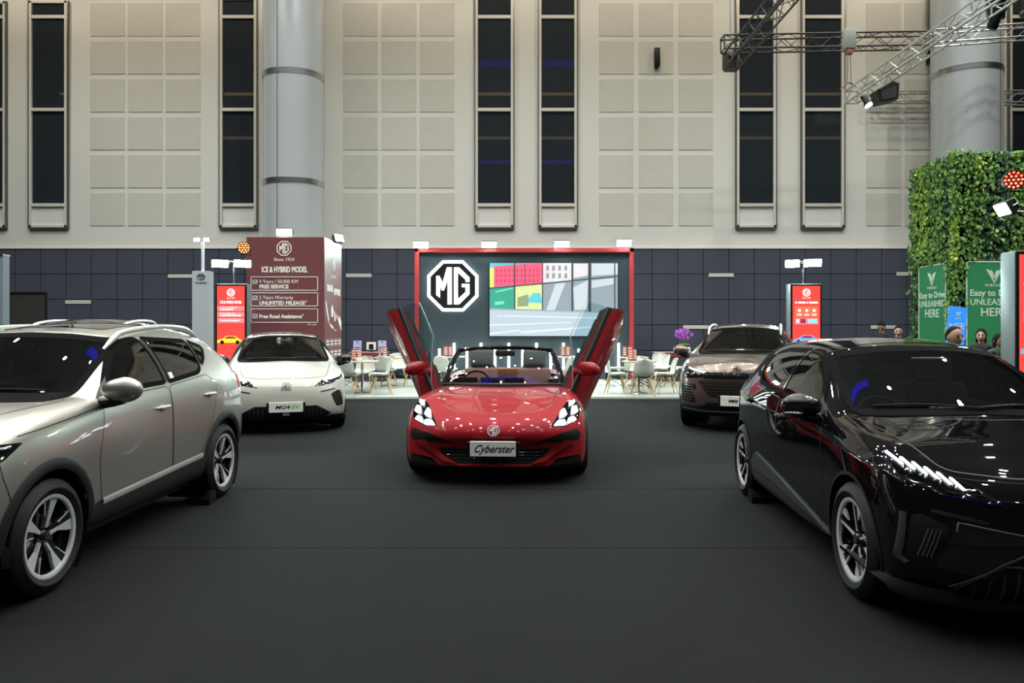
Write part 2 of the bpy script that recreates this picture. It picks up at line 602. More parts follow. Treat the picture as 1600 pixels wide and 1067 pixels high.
class Shell:
    """a smooth car skin: partition it into parts and lay trim pieces on it"""

    def __init__(self, S):
        bm = bmesh.new()
        R, C = S.shape[:2]
        for sgn in (1, -1):
            V = [[bm.verts.new((sgn * S[i, j, 0], S[i, j, 1], S[i, j, 2])) for j in range(C)] for i in range(R)]
            for i in range(R - 1):
                for j in range(C - 1):
                    q = (V[i][j], V[i][j + 1], V[i + 1][j + 1], V[i + 1][j])
                    bm.faces.new(q if sgn > 0 else q[::-1])
        bmesh.ops.remove_doubles(bm, verts=bm.verts[:], dist=2e-4)
        bmesh.ops.dissolve_degenerate(bm, edges=bm.edges[:], dist=1e-5)
        bmesh.ops.recalc_face_normals(bm, faces=bm.faces[:])
        bm.verts.ensure_lookup_table()
        self.co = [v.co.copy() for v in bm.verts]
        bm.verts.index_update()
        bm.normal_update()
        # orient outwards
        top = max(bm.faces, key=lambda f: f.calc_center_median().z)
        if top.normal.z < 0:
            bmesh.ops.reverse_faces(bm, faces=bm.faces[:])
            bm.normal_update()
        self.no = [v.normal.copy() for v in bm.verts]
        self.faces = [[v.index for v in f.verts] for f in bm.faces]
        self.cen = [f.calc_center_median() for f in bm.faces]
        self.fno = [f.normal.copy() for f in bm.faces]
        bm.free()
        self.bvh = BVHTree.FromPolygons(self.co, self.faces)
        self.alive = [True] * len(self.faces)

    def hit(self, o, d):
        loc, nrm, idx, dist = self.bvh.ray_cast(Vector(o), Vector(d))
        if loc is None:
            return None
        f = self.faces[idx]
        w = interpolate.poly_3d_calc([self.co[i] for i in f], loc)
        n = Vector((0, 0, 0))
        for wi, i in zip(w, f):
            n += self.no[i] * wi
        return loc, n.normalized()

    def project(self, p, view):
        """view: 'R' (+x side), 'L', 'F' (front), 'T' (top), 'B' (rear)"""
        if view == 'R':
            h = self.hit((3, p[0], p[1]), (-1, 0, 0))
        elif view == 'L':
            h = self.hit((-3, p[0], p[1]), (1, 0, 0))
        elif view == 'F':
            h = self.hit((p[0], -5, p[1]), (0, 1, 0))
        elif view == 'B':
            h = self.hit((p[0], 5, p[1]), (0, -1, 0))
        else:
            h = self.hit((p[0], p[1], 4), (0, 0, -1))
        return h

    def arch(self, y, z, r):
        """cut a wheel opening on both sides"""
        dead = []
        for k, c in enumerate(self.cen):
            if abs(c.x) > 0.5 and (c.y - y) ** 2 + (c.z - z) ** 2 < r * r and c.z < z + r:
                self.alive[k] = False
                dead.append(k)
        inner = {i for k in dead for i in self.faces[k]}
        for k, f in enumerate(self.faces):
            if self.alive[k]:
                for i in f:
                    if i in inner:
                        v = self.co[i]
                        dy, dz = v.y - y, v.z - z
                        l = math.hypot(dy, dz)
                        if l > 1e-4 and abs(v.x) > 0.45 and abs(l - r) < 0.07:
                            v.y, v.z = y + dy / l * r, z + dz / l * r

    def view2(self, c, view):
        return {'R': (c.y, c.z), 'L': (c.y, c.z), 'F': (c.x, c.z), 'B': (c.x, c.z), 'T': (c.x, c.y)}[view]

    def facing(self, k, view):
        n = self.fno[k]
        return {'R': n.x > 0.15, 'L': n.x < -0.15, 'F': n.y < -0.12, 'B': n.y > 0.12, 'T': n.z > 0.25}[view]

    def take(self, poly, view, cond=None):
        """remove and return the faces whose centre lies in poly"""
        xs = [p[0] for p in poly]
        ys = [p[1] for p in poly]
        bx = (min(xs), max(xs), min(ys), max(ys))
        got = []
        for k in range(len(self.faces)):
            if not self.alive[k]:
                continue
            q = self.view2(self.cen[k], view)
            if bx[0] < q[0] < bx[1] and bx[2] < q[1] < bx[3] and self.facing(k, view) and poly_in(q, poly) and (cond is None or cond(self.cen[k])):
                self.alive[k] = False
                got.append(k)
        return got

    def part(self, name, ks, material, parent, M=None, thick=0.0):
        idx = {}
        co, no, fs = [], [], []
        for k in ks:
            f = []
            for i in self.faces[k]:
                if i not in idx:
                    idx[i] = len(co)
                    co.append(self.co[i])
                    no.append(self.no[i])
                f.append(idx[i])
            fs.append(f)
        if M is not None:
            R = M.to_3x3()
            co = [M @ v for v in co]
            no = [R @ n for n in no]
        me = bpy.data.meshes.new(name)
        me.from_pydata([tuple(v) for v in co], [], fs)
        me.materials.append(material)
        me.shade_smooth()
        me.normals_split_custom_set_from_vertices([tuple(n) for n in no])
        return link(name, me, parent)

    def rest(self):
        return [k for k in range(len(self.faces)) if self.alive[k]]

    def patch(self, name, poly, view, material, parent, off=0.004, step=0.03, M=None, holes=(), skirt=0.02, flat=False):
        """a trim piece with outline poly laid on the skin"""
        b = densify(poly, step)
        nb = len(b)
        pts = [Vector(p) for p in b]
        edges = [(i, (i + 1) % nb) for i in range(nb)]
        for h in holes:
            hb = densify(h, step)
            s = len(pts)
            pts += [Vector(p) for p in hb]
            edges += [(s + i, s + (i + 1) % len(hb)) for i in range(len(hb))]
        xs = [p[0] for p in b]
        ys = [p[1] for p in b]
        y = min(ys) + step * 0.7
        while y < max(ys):
            x = min(xs) + step * 0.7
            while x < max(xs):
                if poly_in((x, y), b) and not any(poly_in((x, y), h) for h in holes):
                    if min((Vector((x, y)) - p).length for p in pts[:nb]) > step * 0.5:
                        pts.append(Vector((x, y)))
                x += step
            y += step
        v2, e2, f2, ov, oe, of = geometry.delaunay_2d_cdt(pts, edges, [], 1 if not holes else 1, 1e-6)
        fs = []
        for f in f2:
            c = sum((v2[i] for i in f), Vector((0, 0))) / len(f)
            if poly_in(c, b) and not any(poly_in(c, h) for h in holes):
                fs.append(tuple(f))
        co, no = [], []
        last = None
        for p in v2:
            h = self.project(p, view)
            if h is None:
                if last is None:
                    h = (Vector((p[0], 0, p[1])) if view in 'FB' else Vector((0.8, p[0], p[1])), Vector((0, 0, 1)))
                else:
                    h = (Vector((p[0], last[0].y, p[1])) if view in 'FB' else (Vector((last[0].x, p[0], p[1])) if view in 'RL' else Vector((p[0], p[1], last[0].z))), last[1])
            last = h
            co.append(h[0] + h[1] * off)
            no.append(h[1])
        # skirt down to the skin so that the piece has an edge of its own
        cnt = {}
        for f in fs:
            for a, bb in zip(f, f[1:] + f[:1]):
                cnt[(min(a, bb), max(a, bb))] = cnt.get((min(a, bb), max(a, bb)), 0) + 1
        dn = {}
        sk = []
        for f in list(fs):
            for a, bb in zip(f, f[1:] + f[:1]):
                if cnt[(min(a, bb), max(a, bb))] == 1:
                    q = []
                    for i in (a, bb):
                        if i not in dn:
                            dn[i] = len(co)
                            co.append(co[i] - no[i] * (off + skirt * 0.2))
                            no.append(no[i])
                        q.append(dn[i])
                    sk.append((bb, a, q[0], q[1]))
        fs = fs + sk
        # orientation: outward
        if fs:
            a, bb, c = (co[i] for i in fs[0][:3])
            if (bb - a).cross(c - a).dot(no[fs[0][0]]) < 0:
                fs = [tuple(reversed(f)) for f in fs]
        if M is not None:
            R = M.to_3x3()
            co = [M @ v for v in co]
            no = [R @ n for n in no]
        me = bpy.data.meshes.new(name)
        me.from_pydata([tuple(v) for v in co], [], fs)
        me.materials.append(material)
        me.shade_smooth()
        if not flat:
            me.normals_split_custom_set_from_vertices([tuple(n) for n in no])
        return link(name, me, parent)

    def ribbon(self, name, path, view, w, material, parent, off=0.0015, step=0.03, closed=False, crown=0.0, M=None):
        """a strip of width w along a path on the skin (shut lines, trims, seals)"""
        p = densify(path, step, closed)
        n = len(p)
        co, no, fs = [], [], []
        prof = ((-0.5, 0.0), (0.0, crown), (0.5, 0.0)) if crown else ((-0.5, 0.0), (0.5, 0.0))
        m = len(prof)
        for i in range(n):
            a = Vector(p[i - 1] if (i > 0 or closed) else p[0])
            b = Vector(p[(i + 1) % n] if (i < n - 1 or closed) else p[-1])
            t = (b - a).normalized()
            s = Vector((-t.y, t.x))
            for (u, c) in prof:
                h = self.project(Vector(p[i]) + s * (u * w), view) or self.project(Vector(p[i]), view)
                if h is None:
                    h = (Vector(co[-1]) if co else Vector((0, 0, 0)), Vector((0, 0, 1)))
                co.append(h[0] + h[1] * (off + c))
                no.append(h[1])
        for i in range(n if closed else n - 1):
            for k in range(m - 1):
                a, b = i * m + k, ((i + 1) % n) * m + k
                fs.append((a, a + 1, b + 1, b))
        a, b, c = (co[i] for i in fs[0][:3])
        if (b - a).cross(c - a).dot(no[0]) < 0:
            fs = [tuple(reversed(f)) for f in fs]
        if M is not None:
            co = [M @ v for v in co]
        me = bpy.data.meshes.new(name)
        me.from_pydata([tuple(v) for v in co], [], fs)
        me.materials.append(material)
        me.shade_smooth()
        return link(name, me, parent)


def mirx(poly):
    return [(-x, z) for x, z in poly][::-1]


# ------------------------------------------------------------------ wheels
def make_wheel(parent, x, y, r, rim_r, w, style, side):
    """tyre with rim, spokes and hub as children; side +1: outer face to +x"""
    prof = [(rim_r, -w * 0.40), (rim_r + 0.012, -w * 0.47), (r - 0.05, -w * 0.52), (r - 0.018, -w * 0.46), (r, -w * 0.36), (r + 0.001, -w * 0.2), (r - 0.006, -w * 0.185),
            (r - 0.006, -w * 0.165), (r + 0.001, -w * 0.15), (r + 0.001, -w * 0.02), (r - 0.006, -w * 0.01), (r - 0.006, w * 0.01), (r + 0.001, w * 0.02), (r + 0.001, w * 0.15),
            (r - 0.006, w * 0.165), (r - 0.006, w * 0.185), (r + 0.001, w * 0.2), (r, w * 0.36), (r - 0.018, w * 0.46), (r - 0.05, w * 0.52), (r - 0.052, w * 0.53), (r - 0.06, w * 0.53),
            (r - 0.062, w * 0.52), (rim_r + 0.02, w * 0.49), (rim_r + 0.012, w * 0.47), (rim_r, w * 0.40)]
    t = MB().lathe(prof, 64, axis='X').build('wheel', M_RUBBER, parent, (x, y, r), (0, 0, 0 if side > 0 else PI))
    MB().lathe([(rim_r + 0.004, w * 0.40), (rim_r + 0.008, w * 0.455), (rim_r - 0.002, w * 0.46), (rim_r - 0.016, w * 0.43), (rim_r - 0.018, w * 0.36)], 64, axis='X').build('rim_lip', M_ALLOY, t)
    MB().lathe([(rim_r - 0.018, w * 0.36), (rim_r - 0.03, 0.0), (rim_r - 0.04, -w * 0.38), (0.05, -w * 0.38)], 48, axis='X').build('rim_barrel', M_GLOSSBLACK, t)
    MB().lathe([(0.001, w * 0.10), (0.15, w * 0.08), (0.165, w * 0.02), (0.165, -w * 0.1)], 32, axis='X').build('brake_disc', M_STEEL, t)
    xf = w * 0.40
    R = rim_r - 0.012

    def pol(rr, ang):
        return (rr * math.sin(ang), rr * math.cos(ang))

    def dished(mb, poly, thick=0.022, dish=0.035):
        A, B = [], []
        for (yy, zz) in poly:
            rr = math.hypot(yy, zz)
            d = dish * (1 - min(1, rr / R)) ** 1.0
            A.append(mb.bm.verts.new((xf - d, yy, zz)))
            B.append(mb.bm.verts.new((xf - d - thick, yy, zz)))
        n = len(poly)
        fa = mb.bm.faces.new(A)
        for k in range(n):
            mb.bm.faces.new((A[k], B[k], B[(k + 1) % n], A[(k + 1) % n]))
        if n > 4:
            bmesh.ops.triangulate(mb.bm, faces=[fa])

    for k in range(5):
        a0 = 2 * PI * k / 5 + (0.10 if style == 'zs' else 0.0)
        if style == 'zs':
            mb = MB()
            dished(mb, [pol(0.05, a0 + 0.02), pol(R * 0.60, a0 + 0.00), pol(R, a0 - 0.04), pol(R, a0 + 0.12), pol(R, a0 + 0.28), pol(R * 0.80, a0 + 0.27), pol(R * 0.5, a0 + 0.16), pol(0.05, a0 + 0.35)])
            mb.build('spoke', M_ALLOY, t, smooth=False)
            mb = MB()
            dished(mb, [pol(0.06, a0 - 0.6), pol(R, a0 - 0.28), pol(R, a0 - 0.02), pol(0.06, a0 + 0.1)], 0.03, 0.05)
            mb.build('spoke_back', M_GLOSSBLACK, t, smooth=False)
            mb = MB()
            dished(mb, [pol(R * 0.55, a0 - 0.26), pol(R, a0 - 0.30), pol(R, a0 - 0.265), pol(R * 0.55, a0 - 0.225)], 0.02, 0.03)
            mb.build('spoke_accent', M_ALLOY, t, smooth=False)
        elif style == 'mg4':
            mb = MB()
            dished(mb, [pol(0.04, a0 - 0.3), pol(R * 0.7, a0 - 0.03), pol(R, a0 - 0.02), pol(R, a0 + 0.16), pol(R * 0.72, a0 + 0.10), pol(0.04, a0 + 0.3)])
            mb.build('spoke', M_GLOSSBLACK, t, smooth=False)
            mb = MB()
            dished(mb, [pol(0.05, a0 - 0.15), pol(R, a0 - 0.05), pol(R, a0 + 0.01), pol(0.05, a0 + 0.12)], 0.012, 0.026)
            mb.build('spoke_accent', M_ALLOY, t, smooth=False)
            mb = MB()
            dished(mb, [pol(R * 0.60, a0 + 0.40), pol(R * 0.98, a0 + 0.24), pol(R, a0 + 0.50), pol(R * 0.80, a0 + 0.50)], 0.012, 0.02)
            mb.build('spoke_blade', M_ALLOY, t, smooth=False)
        else:
            mb = MB()
            dished(mb, [pol(0.04, a0 - 0.4), pol(R, a0 - 0.10), pol(R, a0 + 0.10), pol(0.04, a0 + 0.4)])
            mb.build('spoke', M_GLOSSBLACK if style == 'dark' else M_ALLOY, t, smooth=False)
    MB().lathe([(0.0005, xf - 0.012), (0.03, xf - 0.014), (0.036, xf - 0.022), (0.05, xf - 0.06)], 24, axis='X').build('hub_cap', M_GLOSSBLACK, t)
    octagon_logo(t, (xf - 0.011, 0, 0), 0.022, M_CHROME, 0.002, 'hub_emblem', rot=(0, 0, PI / 2))
    return t


def wheel_well(parent, x0, x1, y, z, r, sgn, material=None):
    """dark liner inside an arch"""
    mb = MB()
    n = 24
    A, B = [], []
    for k in range(n + 1):
        a = -0.75 + (PI + 1.5) * k / n
        A.append(mb.bm.verts.new((sgn * x0, y + r * math.cos(a), z + r * math.sin(a))))
        B.append(mb.bm.verts.new((sgn * x1, y + r * math.cos(a), z + r * math.sin(a))))
    for k in range(n):
        mb.bm.faces.new((A[k], A[k + 1], B[k + 1], B[k]))
    mb.bm.faces.new(A)
    return mb.build('wheel_liner', M_BLACK, parent)


def rbox(mb, c, s, r=0.03, seg=3, M=None):
    return mb.box(c, s, min(r, min(s) * 0.45), seg, M)


def make_seat(parent, x, y, z, material, name='seat', head=True, back_top=0.62, lean=0.22):
    mb = MB()
    rbox(mb, (0, 0, 0.09), (0.50, 0.52, 0.17), 0.06)
    s = mb.build(name, material, parent, (x, y, z))
    mb = MB()
    Mx = Matrix.Translation((0, 0.22, 0.12)) @ Matrix.Rotation(-lean, 4, 'X')
    rbox(mb, (0, 0, back_top / 2), (0.46, 0.13, back_top), 0.06, M=Mx)
    rbox(mb, (-0.21, -0.04, back_top * 0.42), (0.08, 0.12, back_top * 0.7), 0.035, M=Mx)
    rbox(mb, (0.21, -0.04, back_top * 0.42), (0.08, 0.12, back_top * 0.7), 0.035, M=Mx)
    mb.build('seat_back', material, s)
    if head:
        mb = MB()
        rbox(mb, (0, -0.01, back_top + 0.11), (0.27, 0.10, 0.18), 0.05, M=Mx)
        mb.build('headrest', material, s)
    return s


def steering_wheel(parent, x, y, z, material):
    mb = MB()
    Mx = Matrix.Translation((x, y, z)) @ Matrix.Rotation(math.radians(62), 4, 'X')
    mb.tube([Mx @ Vector((0.18 * math.cos(2 * PI * k / 32), 0.18 * math.sin(2 * PI * k / 32), 0)) for k in range(32)], 0.016, 8, closed=True)
    for a in (0, PI, -PI / 2):
        mb.tube([Mx @ Vector((0, 0, 0)), Mx @ Vector((0.17 * math.cos(a), 0.17 * math.sin(a), 0))], 0.018, 6)
    mb.sphere((0, 0, 0), 0.06, 12, (1, 1, 0.5), Mx)
    return mb.build('steering_wheel', material, parent)


def plate(parent, loc, label, rot=(0, 0, 0), w=0.44, h=0.15, shear=0.0, size=0.085, tcol=None, sx=1.0, bold=0.0, tail=None):
    p = MB().box((0, 0, 0), (w + 0.02, 0.014, h), 0.004, 1).build('number_plate', M_WHITE, parent, loc, rot, smooth=False)
    if label:
        text('plate_lettering', label, size, tcol or M_DARKTXT, p, (0 if not tail else -w * 0.12, -0.0075, -0.002), shear=shear, sx=sx, bold=bold, extrude=0.0006)
    if tail:
        text('plate_lettering', tail[0], size, tail[1], p, (w * tail[2], -0.0075, -0.002), shear=shear, sx=sx, bold=bold, extrude=0.0006)
    MB().box((0, 0.009, 0), (w + 0.09, 0.012, h * 0.9), 0.003, 1).build('plate_holder', M_BLACK, p, smooth=False)
    return p


def mirror_cap(parent, x, y, z, sgn, material, arm, s=1.0):
    """door mirror: painted cap, dark foot, glass"""
    mb = MB()
    mb.sphere((0, 0, 0), 0.105 * s, 20, (1.05, 0.62, 0.72))
    for v in mb.bm.verts:                       # flat face towards the rear, pointed tip
        if v.co.y > 0.035 * s:
            v.co.y = 0.035 * s + (v.co.y - 0.035 * s) * 0.2
        if sgn * v.co.x < 0:
            v.co.z *= 0.9
            v.co.x *= 1.15
    m = mb.build('mirror', material, parent, (x, y, z), (0, 0, sgn * 0.10))
    MB().tube([(0, 0.0, -0.055 * s), (-sgn * 0.07 * s, 0.015, -0.075 * s), (-sgn * 0.17 * s, 0.03, -0.085 * s)], [0.03 * s, 0.028 * s, 0.035 * s], 10).build('mirror_foot', arm, m)
    mb = MB()
    mb.sphere((0, 0.037 * s, 0), 0.088 * s, 16, (1.05, 0.10, 0.68))
    mb.build('mirror_glass', M_CHROME, m)
    mb = MB()
    mb.sphere((sgn * 0.035 * s, -0.03 * s, -0.038 * s), 0.06 * s, 12, (1.1, 0.75, 0.28))
    mb.build('turn_signal', M_LAMPLENS if arm is not M_GLOSSBLACK else M_GLOSSBLACK, m)
    return m

# ------------------------------------------------------------------ compact SUVs (silver one, bronze one)
def net(*rows):
    return [list(zip(*r)) for r in rows]


SUV_SY = (-1.72, -1.2925, -.80, -.45, -.05, .35, .85, 1.2925)
SUV_NET = net(
    ((0, .45, .70, .76, .78, .78, .78, .78, .78, .78, .76, .66, .42, 0), (-1.98, -1.96, -1.82, -1.66, *SUV_SY[1:], 1.75, 1.95, 1.98), (.24,) * 11 + (.28, .30, .30)),
    ((0, .52, .80, .865, .875, .875, .875, .875, .875, .875, .875, .78, .48, 0), (-2.15, -2.11, -1.93, *SUV_SY, 1.88, 2.08, 2.12), (.25, .25, .27, .29, .29, .29, .29, .29, .29, .29, .30, .34, .36, .36)),
    ((0, .54, .83, .89, .895, .885, .885, .885, .885, .89, .895, .865, .58, 0), (-2.2, -2.16, -1.97, *SUV_SY, 1.97, 2.13, 2.16), (.45,) * 14),
    ((0, .54, .835, .90, .91, .895, .895, .895, .895, .905, .915, .885, .58, 0), (-2.2, -2.15, -1.95, *SUV_SY, 1.97, 2.12, 2.15), (.68,) * 14),
    ((0, .52, .805, .885, .905, .90, .90, .90, .90, .905, .915, .875, .58, 0), (-2.17, -2.12, -1.90, -1.70, *SUV_SY[1:], 1.96, 2.09, 2.12),
     (.84, .84, .86, .90, .93, .95, .96, .97, .98, .99, 1.0, 1.0, 1.0, 1.0)),
    ((0, .49, .75, .83, .86, .865, .865, .865, .865, .865, .86, .82, .55, 0), (-2.13, -2.08, -1.84, -1.66, *SUV_SY[1:], 1.92, 2.06, 2.09),
     (.94, .94, .96, 1.0, 1.04, 1.08, 1.10, 1.11, 1.125, 1.14, 1.15, 1.15, 1.12, 1.12)),
    ((0, .44, .66, .73, .77, .79, .80, .775, .77, .77, .76, .715, .48, 0), (-2.08, -2.03, -1.80, -1.60, -1.27, -.80, -.40, -.03, .37, .86, 1.30, 1.78, 1.97, 2.01),
     (.99, .99, 1.0, 1.04, 1.08, 1.11, 1.20, 1.29, 1.32, 1.33, 1.31, 1.28, 1.26, 1.26)),
    ((0, .39, .58, .63, .66, .70, .66, .62, .615, .61, .60, .58, .40, 0), (-2.05, -2.0, -1.78, -1.56, -1.25, -.78, -.42, -.02, .40, .90, 1.36, 1.72, 1.82, 1.86),
     (1.01, 1.01, 1.03, 1.07, 1.095, 1.12, 1.33, 1.50, 1.55, 1.55, 1.51, 1.43, 1.39, 1.39)),
    ((0, .28, .42, .42, .42, .42, .40, .37, .37, .37, .36, .34, .24, 0), (-2.03, -1.98, -1.76, -1.53, -1.25, -.92, -.52, -.10, .40, .90, 1.37, 1.60, 1.68, 1.70),
     (1.02, 1.025, 1.05, 1.085, 1.11, 1.135, 1.34, 1.54, 1.605, 1.605, 1.565, 1.505, 1.48, 1.48)),
    ((0,) * 14, (-2.02, -1.97, -1.75, -1.52, -1.25, -.97, -.56, -.13, .40, .90, 1.38, 1.57, 1.64, 1.66),
     (1.025, 1.035, 1.055, 1.09, 1.115, 1.14, 1.35, 1.555, 1.62, 1.62, 1.58, 1.54, 1.52, 1.515)),
)


def circ(y, z, r, a0, a1, n=24):
    return [(y + r * math.cos(a0 + (a1 - a0) * k / n), z + r * math.sin(a0 + (a1 - a0) * k / n)) for k in range(n + 1)]


def hatch_common(root, S, paint, spec):
    """glass, doors, bonnet, arches, wheels, cabin: what the closed cars share"""
    ya, R, ra = spec['wb'] / 2, spec['tyre'], spec['arch']
    for s in (-1, 1):
        S.arch(s * ya, R, ra)
    wins = [rounded(p, r) for p, r in spec['side_windows']]
    shield = rounded(spec['windshield'], spec.get('shield_r', 0.05))
    gl = spec.get('glass', M_TINTGLASS)

    def shrink(p, d):
        c = Vector((sum(q[0] for q in p) / len(p), sum(q[1] for q in p) / len(p)))
        return [tuple(Vector(q) + (c - Vector(q)).normalized() * d) for q in p]

    for view in 'RL':
        for w in wins:
            S.take(shrink(w, 0.012), view)
    S.take(shrink(shield, 0.012), 'F', lambda c: c.z > spec['cowl_z'])
    for view in 'RL':
        for w in wins:
            S.patch('side_window', w, view, gl, root, 0.002, 0.04)
            S.ribbon('window_seal', w, view, 0.035, spec.get('seal', M_FRIT), root, 0.0035, 0.03, True)
    S.patch('windshield', shield, 'F', M_CARGLASS, root, 0.002, 0.05)
    S.ribbon('windshield_seal', shield, 'F', 0.035, M_FRIT, root, 0.0035, 0.03, True)
    for view in 'RL':
        for d in spec['doors']:
            dd = rounded(d, 0.06)
            ks = S.take(dd, view)
            door = S.part('door', ks, paint, root)
            S.ribbon('door_gap', dd, view, 0.007, M_BLACK, door, 0.001, 0.03, True)
            hy, hz = spec['handles'][spec['doors'].index(d)]
            h = S.project((hy, hz), view)
            sg = 1 if view == 'R' else -1
            MB().sphere((0, 0, 0), 0.055, 14, (0.12, 1.0, 0.55)).build('handle_cup', M_BLACK if spec.get('dark_cup') else paint, door, h[0] + h[1] * 0.0)
            mb = MB()
            mb.tube([(0, -0.09, 0.002), (sg * 0.028, -0.07, 0.006), (sg * 0.036, 0, 0.008), (sg * 0.028, 0.07, 0.006), (0, 0.09, 0.002)], [0.010, 0.014, 0.015, 0.014, 0.010], 10)
            mb.build('door_handle', spec.get('handle_mat', paint), door, h[0])
    hood = rounded(spec['hood'], 0.08)
    ks = S.take(hood, 'T', lambda c: c.z > spec['hood_z'] and c.y < spec['hood_y'])
    ho = S.part('bonnet', ks, paint, root)
    S.ribbon('bonnet_gap', hood, 'T', 0.008, M_BLACK, ho, 0.001, 0.03, True)
    for sg in (-1, 1):
        for s in (-1, 1):
            if spec.get('arch_trim'):
                w = spec['arch_trim']
                S.ribbon('arch_trim', circ(s * ya, R, ra + w / 2, -0.32, PI + 0.32, 40), 'R' if sg > 0 else 'L', w, spec['clad'], root, 0.006, 0.03, False, 0.014)
            make_wheel(root, sg * spec['track'], s * ya, R, spec['rim'], spec['tw'], spec['wheel'], sg)
            wheel_well(root, 0.50, spec['track'] + spec['tw'] / 2 - 0.03, s * ya, R, ra + 0.012, sg)
    # floor pan and cabin
    MB().box2((-0.74, -ya - 0.42, 0.20), (0.74, ya + 0.42, 0.32), 0.03, 2).build('underbody', M_BLACK, root) if False else None
    mb = MB()
    mb.box2((-0.76, -ya + ra + 0.03, 0.2), (0.76, ya - ra - 0.03, 0.30))
    mb.box2((-0.5, -ya - 0.62, 0.22), (0.5, ya + 0.5, 0.32))
    mb.build('underbody', M_BLACK, root, smooth=False)
    cz = spec['cabin_z']
    sh = spec.get('cabin_shift', 0.0)
    mb = MB()
    mb.box2((-0.74, -0.95 + sh, 0.55), (0.74, -0.45 + sh, cz - 0.05), 0.08, 3)
    mb.build('dashboard', M_SEATDARK, root)
    MB().box((0.0, -0.50 + sh, cz + 0.02), (0.26, 0.02, 0.16), 0.008, 1).build('centre_screen', M_GLOSSBLACK, root, smooth=False)
    steering_wheel(root, -0.36, -0.38 + sh, cz - 0.06, M_BLACK)
    for sx in (-0.37, 0.37):
        make_seat(root, sx, 0.05 + sh, 0.42, M_SEATDARK, 'front_seat', True, 0.62)
    mb = MB()
    rbox(mb, (0, 0.95 + sh, 0.52), (1.3, 0.5, 0.2), 0.06)
    Mx = Matrix.Translation((0, 1.16 + sh, 0.58)) @ Matrix.Rotation(-0.3, 4, 'X')
    rbox(mb, (0, 0, 0.28), (1.28, 0.14, 0.56), 0.06, M=Mx)
    for hx in (-0.42, 0.42):
        rbox(mb, (hx, 0, 0.62), (0.25, 0.09, 0.14), 0.04, M=Mx)
    mb.build('rear_bench', M_SEATDARK, root)
    mb = MB()
    mb.box2((-0.80, -0.8 + sh, 0.30), (0.80, 1.75 + sh, 0.34))
    mb.box2((-0.83, -0.7 + sh, 0.34), (-0.80, 1.5 + sh, cz))
    mb.box2((0.80, -0.7 + sh, 0.34), (0.83, 1.5 + sh, cz))
    mb.build('cabin_lining', M_SEATDARK, root, smooth=False)
    rv = MB()
    rbox(rv, (0, spec['rear_view'][0], spec['rear_view'][1]), (0.24, 0.03, 0.07), 0.012)
    rv.build('rear_view_mirror', M_BLACK, root)
    # wipers along the foot of the windscreen
    for x0, x1 in ((-0.58, 0.02), (0.0, 0.55)):
        pts = []
        for k in range(9):
            t = k / 8
            h = S.project((x0 + (x1 - x0) * t, spec['wiper_z'] + 0.015 * math.sin(PI * t)), 'F')
            pts.append(h[0] + h[1] * 0.014)
        MB().tube(pts, 0.008, 6).build('wiper', M_BLACK, root)
    body = S.part('body', S.rest(), paint, root)
    return body


